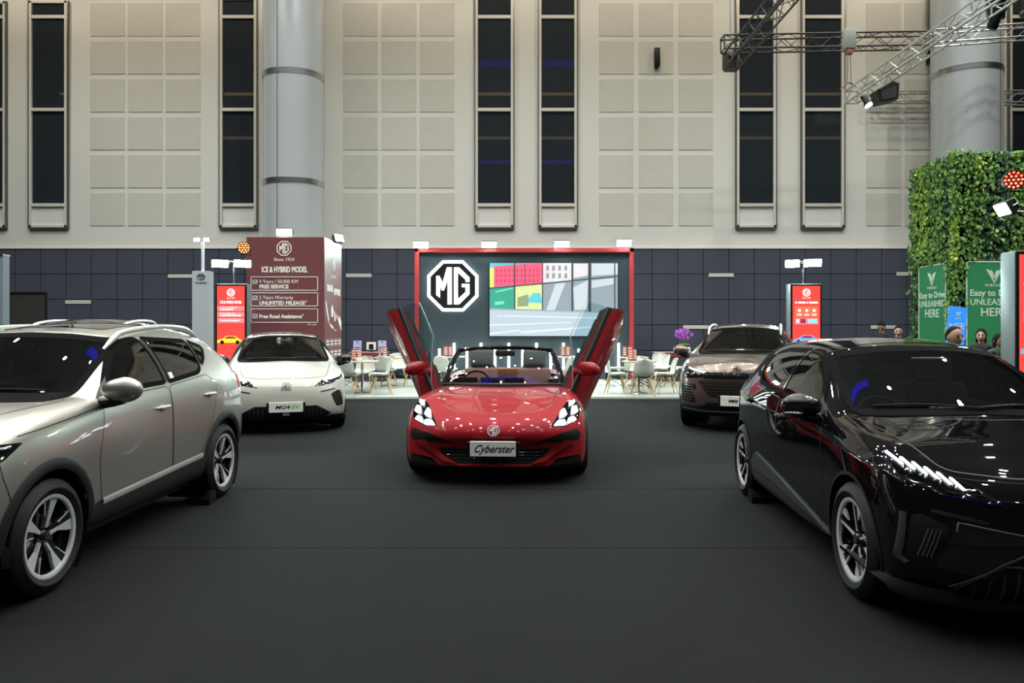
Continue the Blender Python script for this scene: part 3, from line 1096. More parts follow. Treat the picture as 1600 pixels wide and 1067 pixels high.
def build_suv(variant, label, loc, rz, paint, group=None):
    S = Shell(shell_from_net(SUV_NET, (5, 7), (), 7 if variant == 'bronze' else 10, 12 if variant == 'bronze' else 18))
    root = thing('car', label, 'car', loc, rz, group)
    spec = dict(
        wb=2.585, tyre=0.338, arch=0.395, rim=0.238, tw=0.215, track=0.79, wheel='zs' if variant == 'silver' else 'dark', cowl_z=1.1, cabin_z=1.08,
        side_windows=[([(-.60, 1.135), (.205, 1.145), (.205, 1.485), (.02, 1.475), (-.20, 1.40)], [.03, .03, .03, .10, .10]),
                      ([(.27, 1.145), (.84, 1.185), (.93, 1.23), (.96, 1.455), (.27, 1.487)], [.03, .05, .05, .03, .03]),
                      ([(.985, 1.25), (1.12, 1.31), (1.25, 1.395), (1.02, 1.452)], .025)],
        windshield=[(-.70, 1.125), (0, 1.145), (.70, 1.125), (.595, 1.475), (.3, 1.512), (0, 1.522), (-.3, 1.512), (-.595, 1.475)],
        doors=[[(-.74, .34), (-.79, .72), (-.70, 1.09), (.235, 1.112), (.265, .34)],
               [(.275, .34), (.245, 1.112), (.98, 1.16), (1.13, 1.08), (1.0, .78), (.80, .50), (.76, .34)]],
        handles=[(.07, .955), (.93, .985)],
        hood=[(-.60, -1.93), (-.66, -1.5), (-.735, -.86), (-.45, -.98), (0, -1.03), (.45, -.98), (.735, -.86), (.66, -1.5), (.60, -1.93), (.3, -2.0), (-.3, -2.0)],
        hood_z=0.94, hood_y=-0.8, arch_trim=0.068, clad=mat('grey_cladding', (0.013, 0.015, 0.016), 0.5, bump=0.1, bscale=300, spec=0.35), rear_view=(-.28, 1.42), wiper_z=1.15,
        handle_mat=mat('satin_rail', (0.62, 0.62, 0.60), 0.38, 0.6) if variant == 'silver' else paint, glass=M_TINTGLASS)
    hatch_common(root, S, paint, spec)
    clad = spec['clad']
    for view, sg in (('R', 1), ('L', -1)):
        S.patch('sill_cladding', [(-.875, .27), (-.88, .40), (-.80, .43), (.80, .47), (.875, .42), (.875, .27)], view, clad, root, 0.012, 0.05)
        S.ribbon('sill_strip', [(-.76, .425), (.79, .472)], view, 0.046, mat('satin_rail', (0.62, 0.62, 0.60), 0.38, 0.6), root, 0.016, 0.05, crown=0.006)
        S.patch('tail_lamp', rounded([(1.72, .98), (1.76, 1.10), (2.0, 1.10), (2.0, .98)], .03), view, mat('red_lens', (0.5, 0.01, 0.01), 0.1, coat=1.0, emit=(0.8, 0.02, 0.02), estr=0.25), root, 0.006, 0.04)
        mirror_cap(root, sg * 1.01, -.71, 1.16, sg, paint, M_BLACK, 1.15)
        # sail panel at the foot of the window
        S.patch('mirror_sail', [(-.73, 1.10), (-.58, 1.125), (-.46, 1.23)], view, M_BLACK, root, 0.005, 0.04)
        # roof rail
        pts = []
        for k in range(17):
            t = k / 16
            y = -.22 + 1.66 * t
            h = S.project((sg * (0.592 - 0.04 * t * t), y), 'T')
            pts.append(h[0] + Vector((sg * 0.004, 0, 0.048 * min(1, 7 * t, 7 * (1 - t)) + 0.004)))
        MB().tube(pts, [0.010] + [0.021] * 15 + [0.010], 10).build('roof_rail', mat('satin_rail', (0.62, 0.62, 0.60), 0.38, 0.6), root)
        # pillar covers between the windows
        S.patch('pillar_trim', [(.215, 1.145), (.26, 1.147), (.262, 1.48), (.212, 1.48)], view, M_BLACK, root, 0.0045, 0.04)
        # bumper corner joint
        S.ribbon('bumper_gap', [(-1.64, .60), (-1.70, .76), (-1.72, .90)], view, 0.006, M_BLACK, root, 0.001)
        S.ribbon('wing_crease', [(-1.55, .965), (-1.0, 1.02), (-.74, 1.05)], view, 0.006, M_BLACK, root, 0.0008)
    S.patch('sunroof', rounded([(-.40, .12), (.40, .12), (.40, .98), (-.40, .98)], .06), 'T', M_GLOSSBLACK, root, 0.004, 0.08)
    S.patch('front_apron', [(-.86, .25), (-.87, .40), (-.55, .37), (.55, .37), (.87, .40), (.86, .25)], 'F', clad, root, 0.008, 0.05)
    if variant == 'silver':
        for view in 'RL':
            S.patch('headlamp', rounded([(-1.53, .93), (-1.68, .855), (-1.86, .79), (-1.98, .80), (-1.98, .93), (-1.80, .945)], .02), view, M_GLOSSBLACK, root, 0.004, 0.03)
            S.ribbon('running_lamp', [(-1.62, .918), (-1.80, .905), (-1.97, .895)], view, 0.014, M_CHROME, root, 0.008, 0.03, crown=0.004)
            S.patch('lamp_unit', rounded([(-1.72, .885), (-1.84, .825), (-1.95, .82), (-1.95, .88)], .02), view, M_LAMPLENS, root, 0.007, 0.03)
        S.patch('grille', rounded([(-.55, .84), (-.62, .70), (-.42, .50), (.42, .50), (.62, .70), (.55, .84)], .06), 'F', M_GLOSSBLACK, root, 0.006, 0.04)
        h = S.project((0, .92), 'F')
        octagon_logo(root, h[0] + Vector((0, -0.01, 0)), 0.065, M_CHROME, 0.012)
        plate(root, S.project((0, .56), 'F')[0] + Vector((0, -0.02, 0)), None)
        # sticker in the rear side window
        S.patch('window_sticker', [(.31, 1.165), (.37, 1.168), (.37, 1.215), (.31, 1.212)], 'R', M_WHITE, root, 0.006, 0.03)
    else:
        S.patch('grille_mesh', rounded([(-.58, .765), (-.40, .53), (.40, .53), (.58, .765)], .04), 'F', M_BLACK, root, 0.005, 0.04)
        # chevron rows of the mesh
        for r in range(5):
            z = .74 - .045 * r
            hw = .55 - .033 * r
            path = []
            n = 22
            for k in range(n + 1):
                path.append((-hw + 2 * hw * k / n, z + (0.010 if k % 2 else -0.010)))
            S.ribbon('grille_bar', path, 'F', 0.010, mat('bronze_mesh', (0.16, 0.13, 0.12), 0.25, 0.8), root, 0.009, 0.05)
        S.patch('lamp_band', rounded([(-.50, .88), (-.50, .785), (.50, .785), (.50, .88)], .02), 'F', M_GLOSSBLACK, root, 0.006, 0.04)
        for r in range(3):
            mb = MB()
            for k in range(34):
                x = -.475 + .95 * k / 33
                h = S.project((x, .868 - .014 * r), 'F')
                mb.sphere(h[0] + h[1] * 0.008, 0.0055, 6)
            mb.build('chrome_studs', M_CHROME, root)
        h = S.project((0, .935), 'F')
        octagon_logo(root, h[0] + Vector((0, -0.012, 0)), 0.06, M_CHROME, 0.012)
        for sg in (1, -1):
            fl = (lambda p: p) if sg > 0 else mirx
            S.patch('headlamp', fl(rounded([(.50, .875), (.50, .80), (.76, .78), (.83, .84), (.80, .95), (.72, .955)], .025)), 'F', M_GLOSSBLACK, root, 0.006, 0.03)
            pth = [(.47, .872), (.60, .895), (.72, .93)]
            S.ribbon('running_lamp', [(sg * a, b) for a, b in pth], 'F', 0.020, M_DRL, root, 0.011, 0.03, crown=0.004)
            for lx, lz in ((.56, .835), (.65, .835), (.74, .84)):
                h = S.project((sg * lx, lz), 'F')
                MB().sphere((0, 0, 0), 0.030, 12, (1, .5, .9)).build('lamp_unit', M_CHROME, root, h[0] + h[1] * 0.004)
            v = S.patch('side_vent', fl(rounded([(.60, .70), (.62, .43), (.82, .46), (.84, .70)], .03)), 'F', M_BLACK, root, 0.006, 0.03)
            for k in range(6):
                S.ribbon('vent_slat', [(sg * .64, .47 + .04 * k), (sg * .80, .485 + .04 * k)], 'F', 0.008, M_STEEL, v, 0.010, 0.05)
            S.patch('bumper_blade', fl([(.44, .40), (.56, .40), (.66, .62), (.58, .62)]), 'F', paint, root, 0.024, 0.03)
        S.patch('lower_intake', rounded([(-.46, .44), (-.52, .34), (.52, .34), (.46, .44)], .03), 'F', M_BLACK, root, 0.010, 0.04)
        S.ribbon('lip_strip', [(-.80, .345), (-.5, .315), (.5, .315), (.80, .345)], 'F', 0.022, M_CHROME, root, 0.016, 0.04, crown=0.006)
        plate(root, S.project((0, .475), 'F')[0] + Vector((0, -0.035, 0)), 'MG', w=.44, h=.15, shear=.25, size=.06, sx=1.5, bold=.002, tail=('VS HEV', M_DARKTXT, .13))
    return root


PAINT_SILVER = mat('champagne_silver_paint', (0.40, 0.385, 0.35), 0.34, 0.75, coat=1.0, flakes=0.12)
PAINT_BRONZE = mat('bronze_brown_paint', (0.17, 0.125, 0.11), 0.30, 0.7, coat=1.0, flakes=0.12)

# ------------------------------------------------------------------ electric hatchbacks (white one, black one)
HA_SY = (-1.78, -1.3525, -.90, -.55, -.10, .35, .85, 1.3525)
HATCH_NET = net(
    ((0, .45, .72, .78, .80, .80, .80, .80, .80, .80, .78, .68, .42, 0), (-1.97, -1.95, -1.80, -1.68, *HA_SY[1:], 1.78, 1.95, 1.98), (.18,) * 14),
    ((0, .55, .83, .88, .89, .885, .88, .88, .885, .89, .89, .80, .50, 0), (-2.12, -2.08, -1.90, *HA_SY, 1.88, 2.08, 2.12), (.22,) * 14),
    ((0, .56, .85, .90, .905, .89, .885, .885, .89, .905, .91, .84, .52, 0), (-2.15, -2.11, -1.93, *HA_SY, 1.92, 2.12, 2.15), (.40,) * 14),
    ((0, .55, .845, .905, .92, .905, .90, .90, .905, .915, .92, .85, .52, 0), (-2.14, -2.09, -1.90, *HA_SY, 1.92, 2.11, 2.14), (.60, .60, .62, .62, .62, .62, .62, .62, .62, .63, .64, .64, .64, .64)),
    ((0, .52, .81, .885, .905, .90, .895, .895, .90, .91, .91, .83, .50, 0), (-2.10, -2.04, -1.84, -1.74, *HA_SY[1:], 1.90, 2.08, 2.12),
     (.70, .71, .77, .82, .84, .86, .88, .89, .90, .92, .95, .95, .95, .95)),
    ((0, .49, .75, .83, .86, .865, .865, .865, .865, .865, .85, .78, .48, 0), (-2.05, -1.98, -1.77, -1.68, *HA_SY[1:], 1.88, 2.06, 2.10),
     (.76, .77, .84, .90, .94, .97, .99, 1.0, 1.02, 1.045, 1.06, 1.04, 1.02, 1.02)),
    ((0, .45, .65, .73, .77, .79, .79, .77, .77, .765, .75, .68, .44, 0), (-2.0, -1.93, -1.72, -1.62, -1.32, -.90, -.50, -.08, .37, .87, 1.36, 1.82, 2.0, 2.04),
     (.79, .80, .86, .92, .965, 1.01, 1.11, 1.20, 1.23, 1.24, 1.21, 1.14, 1.12, 1.12)),
    ((0, .38, .56, .62, .66, .71, .68, .635, .62, .615, .60, .57, .38, 0), (-1.97, -1.90, -1.68, -1.56, -1.28, -.88, -.50, -.06, .40, .90, 1.40, 1.75, 1.90, 1.93),
     (.80, .82, .87, .925, .97, 1.02, 1.22, 1.395, 1.44, 1.435, 1.40, 1.33, 1.28, 1.28)),
    ((0, .27, .42, .42, .42, .42, .41, .38, .37, .37, .37, .36, .26, 0), (-1.95, -1.87, -1.66, -1.52, -1.28, -1.02, -.60, -.14, .40, .90, 1.42, 1.72, 1.80, 1.82),
     (.81, .83, .875, .925, .975, 1.03, 1.235, 1.44, 1.49, 1.485, 1.45, 1.40, 1.375, 1.37)),
    ((0,) * 14, (-1.94, -1.86, -1.65, -1.51, -1.28, -1.07, -.65, -.17, .40, .90, 1.44, 1.72, 1.79, 1.80),
     (.815, .835, .88, .93, .98, 1.035, 1.24, 1.455, 1.51, 1.505, 1.47, 1.42, 1.395, 1.39)),
)


def build_hatch(variant, label, loc, rz, paint):
    fine = variant == 'black'
    S = Shell(shell_from_net(HATCH_NET, (5, 7), (4,), 9 if fine else 6, 18 if fine else 12))
    root = thing('car', label, 'car', loc, rz)
    spec = dict(
        wb=2.705, tyre=0.333, arch=0.372, rim=0.233, tw=0.215, track=0.80, wheel='mg4' if fine else 'dark', cowl_z=1.0, cabin_z=0.98, cabin_shift=-0.08,
        side_windows=[([(-.66, 1.015), (.215, 1.055), (.215, 1.392), (.0, 1.385), (-.27, 1.285)], [.03, .03, .03, .10, .12]),
                      ([(.275, 1.06), (.94, 1.095), (1.04, 1.16), (1.04, 1.345), (.80, 1.385), (.275, 1.393)], [.03, .05, .05, .06, .08, .03]),
                      ([(1.09, 1.145), (1.33, 1.215), (1.30, 1.25), (1.09, 1.325)], .025)],
        windshield=[(-.71, 1.03), (0, 1.055), (.71, 1.03), (.605, 1.37), (.3, 1.415), (0, 1.425), (-.3, 1.415), (-.605, 1.37)],
        doors=[[(-.80, .27), (-.86, .62), (-.78, .975), (.225, 1.015), (.255, .27)], [(.265, .27), (.235, 1.015), (1.06, 1.06), (1.16, .95), (1.02, .70), (.88, .45), (.84, .27)]],
        handles=[(.06, .885), (.98, .925)],
        hood=[(-.60, -1.82), (-.66, -1.5), (-.735, -.97), (-.45, -1.09), (0, -1.14), (.45, -1.09), (.735, -.97), (.66, -1.5), (.60, -1.82), (.3, -1.93), (-.3, -1.93)],
        hood_z=0.72, hood_y=-0.9, clad=M_BLACK, rear_view=(-.36, 1.33), wiper_z=1.06, glass=M_TINTGLASS, dark_cup=True)
    hatch_common(root, S, paint, spec)
    grey = mat('dark_grey_skirt', (0.036, 0.039, 0.041), 0.42, bump=0.1, bscale=300, spec=0.4)
    skirt = grey if fine else M_BLACK
    mirror_paint = M_GLOSSBLACK
    for view, sg in (('R', 1), ('L', -1)):
        S.patch('sill_skirt', rounded([(-.955, .21), (-.955, .26), (-.80, .285), (.50, .46), (.80, .50), (.95, .40), (.955, .21)], .03), view, skirt, root, 0.016, 0.05)
        S.ribbon('skirt_groove', [(-.90, .245), (.4, .33), (.90, .33)], view, 0.008, M_BLACK, root, 0.0175)
        S.ribbon('arch_trim', circ(-1.3525, .333, .386, -.2, PI + .2, 40), view, 0.022, M_BLACK, root, 0.004, 0.03)
        S.ribbon('arch_trim', circ(1.3525, .333, .386, -.2, PI + .2, 40), view, 0.022, M_BLACK, root, 0.004, 0.03)
        mirror_cap(root, sg * .98, -.66, 1.045, sg, mirror_paint, M_GLOSSBLACK, 1.15)
        S.patch('mirror_sail', [(-.79, .985), (-.63, 1.005), (-.50, 1.115)], view, M_BLACK, root, 0.005, 0.04)
        S.patch('pillar_trim', [(.222, 1.055), (.27, 1.058), (.27, 1.388), (.222, 1.388)], view, M_GLOSSBLACK, root, 0.0045, 0.04)
        S.ribbon('wing_gap', [(-1.66, .60), (-1.72, .74), (-1.60, .82)], view, 0.006, M_BLACK, root, 0.001)
    S.patch('roof_glass', rounded([(-.50, -.02), (.50, -.02), (.48, 1.55), (-.48, 1.55)], .08), 'T', M_GLOSSBLACK, root, 0.003, 0.08)
    # nose
    lg = S.patch('lower_grille', rounded([(-.64, .29), (-.44, .405), (.44, .405), (.64, .29), (.56, .225), (-.56, .225)], .02), 'F', M_BLACK, root, 0.006, 0.03)
    slat = mat('grille_slat', (0.04, 0.042, 0.045), 0.4)
    for k in range(20):
        x = -.56 + 1.12 * k / 19
        top = .39 if abs(x) < .42 else .39 - (abs(x) - .42) * .55
        S.ribbon('grille_slat', [(x, .235), (x, top)], 'F', 0.012, slat, lg, 0.012, 0.05, crown=0.006)
    S.ribbon('grille_frame', [(-.66, .285), (-.45, .412), (.45, .412), (.66, .285)], 'F', 0.014, grey, root, 0.010, 0.03, crown=0.006)
    S.patch('front_lip', rounded([(-.86, .205), (-.87, .265), (-.66, .255), (-.50, .215), (.50, .215), (.66, .255), (.87, .265), (.86, .205), (.5, .165), (-.5, .165)], .01), 'F', mat('lip_grey', (0.085, 0.09, 0.09), 0.45, bump=0.1, bscale=300) if fine else M_BLACK, root, 0.045, 0.03)
    for sg in (1, -1):
        fl = (lambda p: p) if sg > 0 else mirx
        S.patch('headlamp', fl(rounded([(.39, .682), (.52, .775), (.66, .845), (.80, .895), (.845, .865), (.835, .80), (.66, .725)], .015)), 'F', M_GLOSSBLACK, root, 0.004, 0.025)
        if fine:
            S.patch('lamp_lens', fl(rounded([(.42, .69), (.54, .775), (.67, .84), (.79, .88), (.825, .855), (.815, .805), (.66, .735)], .015)), 'F', M_LAMPLENS, root, 0.012, 0.03)
            for k in range(6):
                x = .580 + .043 * k
                z = .768 + (x - .52) * .4286
                S.patch('running_lamp', fl([(x - .021, z - .044), (x - .009, z - .042), (x + .022, z + .003), (x + .010, z + .001)]), 'F', mat('bar_lamp', (1, 1, 1), .3, emit=(.92, .97, 1.0), estr=2.6), root, 0.014, 0.02)
            for k in range(5):
                x = .55 + .055 * k
                h = S.project((sg * x, .745 + .018 * k), 'F')
                MB().sphere((0, 0, 0), 0.020, 10, (1, .6, .8)).build('lamp_unit', M_CHROME, root, h[0] + h[1] * 0.004)
        else:
            S.patch('running_lamp', fl(rounded([(.54, .762), (.56, .792), (.68, .85), (.80, .888), (.825, .865), (.80, .825), (.68, .79)], .012)), 'F', M_DRL, root, 0.010, 0.025)
            for k in range(3):
                h = S.project((sg * (.50 + .06 * k), .735 + .02 * k), 'F')
                MB().sphere((0, 0, 0), 0.018, 10, (1, .6, .8)).build('lamp_unit', M_CHROME, root, h[0] + h[1] * 0.004)
        S.ribbon('bumper_slit', [(sg * .50, .612), (sg * .62, .632), (sg * .72, .648)], 'F', 0.018, M_BLACK, root, 0.003, 0.03)
        v = S.patch('air_curtain', fl(rounded([(.655, .575), (.76, .63), (.80, .615), (.845, .40), (.74, .385)], .02)), 'F', M_BLACK, root, 0.004, 0.03)
        for k in range(4):
            S.ribbon('vent_rib', [(sg * (.69 + .016 * k), .56), (sg * (.735 + .016 * k), .42)], 'F', 0.008, slat, v, 0.010, 0.05, crown=0.005)
        S.ribbon('curtain_trim', [(sg * .825, .625), (sg * .85, .40), (sg * .82, .375)], 'F', 0.026, grey if fine else paint, root, 0.012, 0.03, crown=0.008)
        if fine:
            S.patch('gloss_panel', fl(rounded([(.30, .545), (.62, .595), (.72, .38), (.50, .34), (.42, .42)], .02)), 'F', M_GLOSSBLACK, root, 0.006, 0.03)
            S.ribbon('panel_edge', [(sg * .30, .552), (sg * .62, .602), (sg * .63, .56)], 'F', 0.012, grey, root, 0.010, 0.03, crown=0.005)
            S.ribbon('panel_edge', [(sg * .64, .28), (sg * .45, .42), (sg * .26, .52)], 'F', 0.016, grey, root, 0.012, 0.03, crown=0.006)
    h = S.project((0, .69), 'F')
    octagon_logo(root, h[0] + Vector((0, -0.010, 0)), 0.078, mat('satin_badge', (.7, .7, .72), .35, .8), 0.010)
    pl = S.project((0, .405), 'F')[0] + Vector((0, -0.03, 0))
    if fine:
        plate(root, pl, None)
    else:
        plate(root, pl, 'MG4', w=.46, h=.15, shear=.25, size=.075, sx=1.35, bold=.002, tail=('EV', mat('leaf_green_print', (0.15, 0.45, 0.10), .5), .27))
        MB().box((0, 0, 0), (.10, .03, .05), .008, 1).build('radar_cover', mat('radar_grey', (0.35, 0.36, 0.36), .4), root, S.project((0, .30), 'F')[0] + Vector((0, -0.012, 0)), smooth=False)
    return root


PAINT_WHITE = mat('pearl_white_paint', (0.43, 0.43, 0.39), 0.4, 0.0, coat=1.0)
PAINT_BLACK = mat('metallic_black_paint', (0.003, 0.003, 0.004), 0.02, 0.0, spec=0.6)

# ------------------------------------------------------------------ red roadster with scissor doors
RO_SY = (-1.78, -1.345, -.85, -.45, 0, .45, .9, 1.345)
ROAD_NET = net(
    ((0, .50, .78, .84, .85, .84, .83, .83, .84, .85, .85, .78, .50, 0), (-2.05, -2.02, -1.85, -1.70, *RO_SY[1:], 1.82, 2.10, 2.18), (.14,) * 14),
    ((0, .58, .88, .93, .93, .91, .90, .90, .91, .93, .93, .86, .60, 0), (-2.18, -2.14, -1.93, *RO_SY, 1.88, 2.18, 2.25), (.17,) * 14),
    ((0, .58, .89, .94, .945, .92, .905, .905, .92, .945, .95, .88, .60, 0), (-2.07, -2.05, -1.94, *RO_SY, 1.92, 2.22, 2.29), (.33,) * 14),
    ((0, .57, .885, .945, .955, .925, .91, .91, .93, .955, .96, .89, .60, 0), (-2.23, -2.16, -1.94, *RO_SY, 1.93, 2.22, 2.29), (.48, .485, .50, .50, .50, .50, .50, .50, .50, .50, .52, .55, .55, .55)),
    ((0, .54, .84, .92, .945, .92, .91, .91, .92, .945, .945, .87, .58, 0), (-2.18, -2.10, -1.86, -1.74, *RO_SY[1:], 1.92, 2.22, 2.30), (.58, .60, .66, .68, .69, .68, .68, .68, .70, .73, .75, .75, .75, .75)),
    ((0, .51, .77, .85, .88, .88, .87, .87, .88, .89, .88, .82, .55, 0), (-2.12, -2.03, -1.76, -1.66, *RO_SY[1:], 1.86, 2.18, 2.26), (.625, .65, .74, .80, .82, .80, .80, .81, .83, .87, .90, .88, .86, .86)),
    ((0, .46, .67, .74, .77, .79, .79, .79, .79, .79, .78, .72, .50, 0), (-2.06, -1.96, -1.70, -1.60, -1.32, -.85, -.45, 0, .45, .9, 1.33, 1.82, 2.13, 2.20), (.65, .68, .78, .85, .88, .865, .85, .86, .88, .92, .95, .94, .92, .92)),
    ((0, .38, .55, .58, .60, .66, .68, .68, .68, .68, .66, .60, .42, 0), (-2.0, -1.90, -1.64, -1.52, -1.28, -.80, -.42, 0, .45, .9, 1.33, 1.80, 2.10, 2.16), (.67, .70, .77, .82, .85, .87, .88, .88, .89, .93, .96, .96, .95, .95)),
    ((0, .26, .36, .38, .40, .42, .42, .42, .42, .42, .40, .38, .28, 0), (-1.97, -1.86, -1.60, -1.48, -1.25, -.80, -.45, 0, .45, .9, 1.33, 1.80, 2.08, 2.14), (.68, .71, .765, .80, .835, .875, .895, .90, .90, .93, .95, .96, .955, .955)),
    ((0,) * 14, (-1.96, -1.84, -1.58, -1.47, -1.25, -.80, -.45, 0, .45, .9, 1.33, 1.80, 2.08, 2.14), (.685, .715, .765, .80, .835, .88, .90, .90, .90, .92, .94, .95, .95, .95)),
)


def build_roadster(label, loc, rz, paint):
    S = Shell(shell_from_net(ROAD_NET, (), (), 9, 16))
    root = thing('car', label, 'car', loc, rz)
    ya, R, ra = 1.345, 0.345, 0.385
    tan = mat('cognac_leather', (0.15, 0.045, 0.035), 0.5, noise=0.15, nscale=20)
    for s in (-1, 1):
        S.arch(s * ya, R, ra)
    cab = rounded([(-.66, -.50), (-.70, .2), (-.66, .95), (-.4, 1.08), (.4, 1.08), (.66, .95), (.70, .2), (.66, -.50), (.3, -.60), (-.3, -.60)], .08)
    S.take(cab, 'T', lambda c: c.z > .7)
    # doors swing up on a hinge at the front edge
    dpoly = rounded([(-.52, .30), (-.58, .62), (-.50, .90), (.74, .90), (.86, .70), (.74, .40), (.60, .28)], .07)
    for view, sg in (('R', 1), ('L', -1)):
        ks = S.take(dpoly, view, lambda c: abs(c.x) > .70)
        hinge = Vector((sg * .88, -.50, .60))
        M = Matrix.Translation(hinge + Vector((sg * 0.03, 0, 0.02))) @ Matrix.Rotation(sg * math.radians(19), 4, 'Y') @ Matrix.Rotation(sg * math.radians(-17), 4, 'Z') @ Matrix.Rotation(math.radians(67), 4, 'X') @ Matrix.Translation(-hinge)
        door = S.part('door', ks, paint, root, M)
        # inner side and rim of the door
        idx, co, fs, cnt = {}, [], [], {}
        for k in ks:
            f = S.faces[k]
            for a, b in zip(f, f[1:] + f[:1]):
                cnt[(min(a, b), max(a, b))] = cnt.get((min(a, b), max(a, b)), 0) + 1
        vs = sorted({i for k in ks for i in S.faces[k]})
        inn = {i: n for n, i in enumerate(vs)}
        co = [M @ (S.co[i] - Vector((sg * .05, 0, 0))) for i in vs]
        out = {}
        for k in ks:
            fs.append(tuple(inn[i] for i in S.faces[k]))
        me = bpy.data.meshes.new('door_lining')
        me.from_pydata([tuple(v) for v in co], [], fs)
        me.materials.append(M_BLACK)
        me.shade_smooth()
        link('door_lining', me, door)
        co2, fs2 = [], []
        for (a, b), n in cnt.items():
            if n == 1:
                q = len(co2)
                co2 += [M @ S.co[a], M @ S.co[b], M @ (S.co[b] - Vector((sg * .05, 0, 0))), M @ (S.co[a] - Vector((sg * .05, 0, 0)))]
                fs2.append((q, q + 1, q + 2, q + 3))
        me = bpy.data.meshes.new('door_rim')
        me.from_pydata([tuple(v) for v in co2], [], fs2)
        me.materials.append(M_BLACK)
        link('door_rim', me, door)
        # belt seal and frameless window
        mb = MB()
        pts = [M @ Vector((sg * (.80 - .02 * abs(t - .5)), -.48 + 1.22 * t, .885)) for t in [k / 12 for k in range(13)]]
        mb.tube(pts, 0.034, 8)
        mb.build('belt_seal', M_BLACK, door)
        mb = MB()
        g = [[None] * 13 for _ in range(7)]
        for i in range(7):
            u = i / 6
            for j in range(13):
                v = j / 12
                y0, y1 = -.42 + .50 * u, .72 - .05 * u - .10 * u * u
                g[i][j] = mb.bm.verts.new(M @ Vector((sg * (.82 - .20 * u ** 1.3), y0 + (y1 - y0) * v, .88 + .36 * u - .03 * u * (2 * v - 1) ** 2)))
        for i in range(6):
            for j in range(12):
                mb.bm.faces.new((g[i][j], g[i][j + 1], g[i + 1][j + 1], g[i + 1][j]))
        gw = mb.build('door_window', glass('door_glass_teal', (0.62, 0.78, 0.80)), door)
        mb = MB()
        mb.tube([v for v in [M @ Vector((sg * (.79 - .20 * u ** 1.3), -.42 + .50 * u, .88 + .36 * u - .03 * u)) for u in [k / 6 for k in range(7)]]] +
                [M @ Vector((sg * .59, .08 + .49 * v, 1.24 - .03 * (2 * v - 1) ** 2)) for v in [k / 6 for k in range(1, 7)]], 0.005, 6)
        mb.build('window_edge', mat('glass_edge_teal', (0.35, 0.6, 0.62), .15), door)
        # mirror on the door
        m = mirror_cap(door, 0, 0, 0, sg, paint, paint, 1.1)
        m.matrix_local = M @ Matrix.Translation((sg * .90, -.12, .95)) @ Matrix.Rotation(math.radians(-67), 4, 'X')
        # sill and hinge post left in the opening
        mb = MB()
        mb.box2((sg * .70, -.55, .16), (sg * .87, .80, .30), 0.03, 2)
        mb.build('door_sill', paint, root)
        mb = MB()
        mb.box2((sg * .70, -.66, .28), (sg * .86, -.54, .86), 0.03, 2)
        mb.build('hinge_post', M_BLACK, root)
        MB().cyl(hinge + Vector((-sg * .12, 0, 0)), hinge + Vector((-sg * .02, -.02, .30)), .028, .022, 10).build('door_strut', M_BLACK, root)
        S.ribbon('door_gap', dpoly, view, .012, M_BLACK, root, .001, .03, True)
        for s in (-1, 1):
            make_wheel(root, sg * .83, s * ya, R, .262, .25, 'dark', sg)
            wheel_well(root, .52, .92, s * ya, R, ra + .01, sg)
    # bonnet
    hood = rounded([(-.60, -1.62), (-.64, -1.2), (-.70, -.68), (0, -.80), (.70, -.68), (.64, -1.2), (.60, -1.62), (.35, -1.86), (-.35, -1.86)], .10)
    ks = S.take(hood, 'T', lambda c: c.z > .6)
    ho = S.part('bonnet', ks, paint, root)
    S.ribbon('bonnet_gap', hood, 'T', .008, M_BLACK, ho, .001, .03, True)
    for sg in (-1, 1):
        S.ribbon('bonnet_crease', [(sg * .24, -1.78), (sg * .30, -1.3), (sg * .36, -.85)], 'T', .016, paint, ho, .001, .04, crown=.004)
    # windscreen
    def arc(t, yc, yk, xk, zc, zk):
        return Vector((xk * t, yc + (yk - yc) * t * t, zc + (zk - zc) * abs(t) ** 3))
    n = 24
    mb = MB()
    rows = []
    for i in range(9):
        u = i / 8
        row = []
        for k in range(n + 1):
            t = -1 + 2 * k / n
            lo, hi = arc(t, -.70, -.42, .735, .895, .875), arc(t, .06, .20, .60, 1.315, 1.275)
            p = lo.lerp(hi, u) + Vector((0, -.02 * math.sin(PI * u), .03 * math.sin(PI * u)))
            row.append(mb.bm.verts.new(p))
        rows.append(row)
    for i in range(8):
        for k in range(n):
            mb.bm.faces.new((rows[i][k], rows[i][k + 1], rows[i + 1][k + 1], rows[i + 1][k]))
    path = [r[0].co.copy() for r in rows] + [v.co.copy() for v in rows[-1][1:-1]] + [r[-1].co.copy() for r in rows[::-1]]
    base = [v.co.copy() for v in rows[0]]
    mb.build('windshield', M_CLEARGLASS, root)
    MB().tube(path, [.036] * 9 + [.024] * (n - 1) + [.036] * 9, 10).build('windshield_frame', M_GLOSSBLACK, root)
    MB().tube([p + Vector((0, -.02, -.005)) for p in base], .03, 8).build('cowl_panel', M_BLACK, root)
    mb = MB()
    rbox(mb, (0, .02, 1.245), (.25, .04, .07), .015)
    mb.build('rear_view_mirror', M_BLACK, root)
    # cabin
    mb = MB()
    mb.box2((-.72, -.55, .20), (.72, 1.05, .26))
    mb.box2((-.70, .98, .26), (.70, 1.05, .90))
    mb.box2((-.70, -.62, .26), (.70, -.55, .84))
    mb.build('cabin_tub', M_SEATDARK, root, smooth=False)
    mb = MB()
    rbox(mb, (0, -.42, .74), (1.36, .36, .22), .08)
    mb.build('dashboard', mat('dash_grey', (.07, .075, .085), .55), root)
    for k, x in enumerate((-.40, -.12, .18)):
        MB().box((x - .05, -.24, .90), (.24, .015, .11), .006, 1).build('display', M_GLOSSBLACK, root, smooth=False)
    steering_wheel(root, -.36, -.08, .86, M_BLACK)
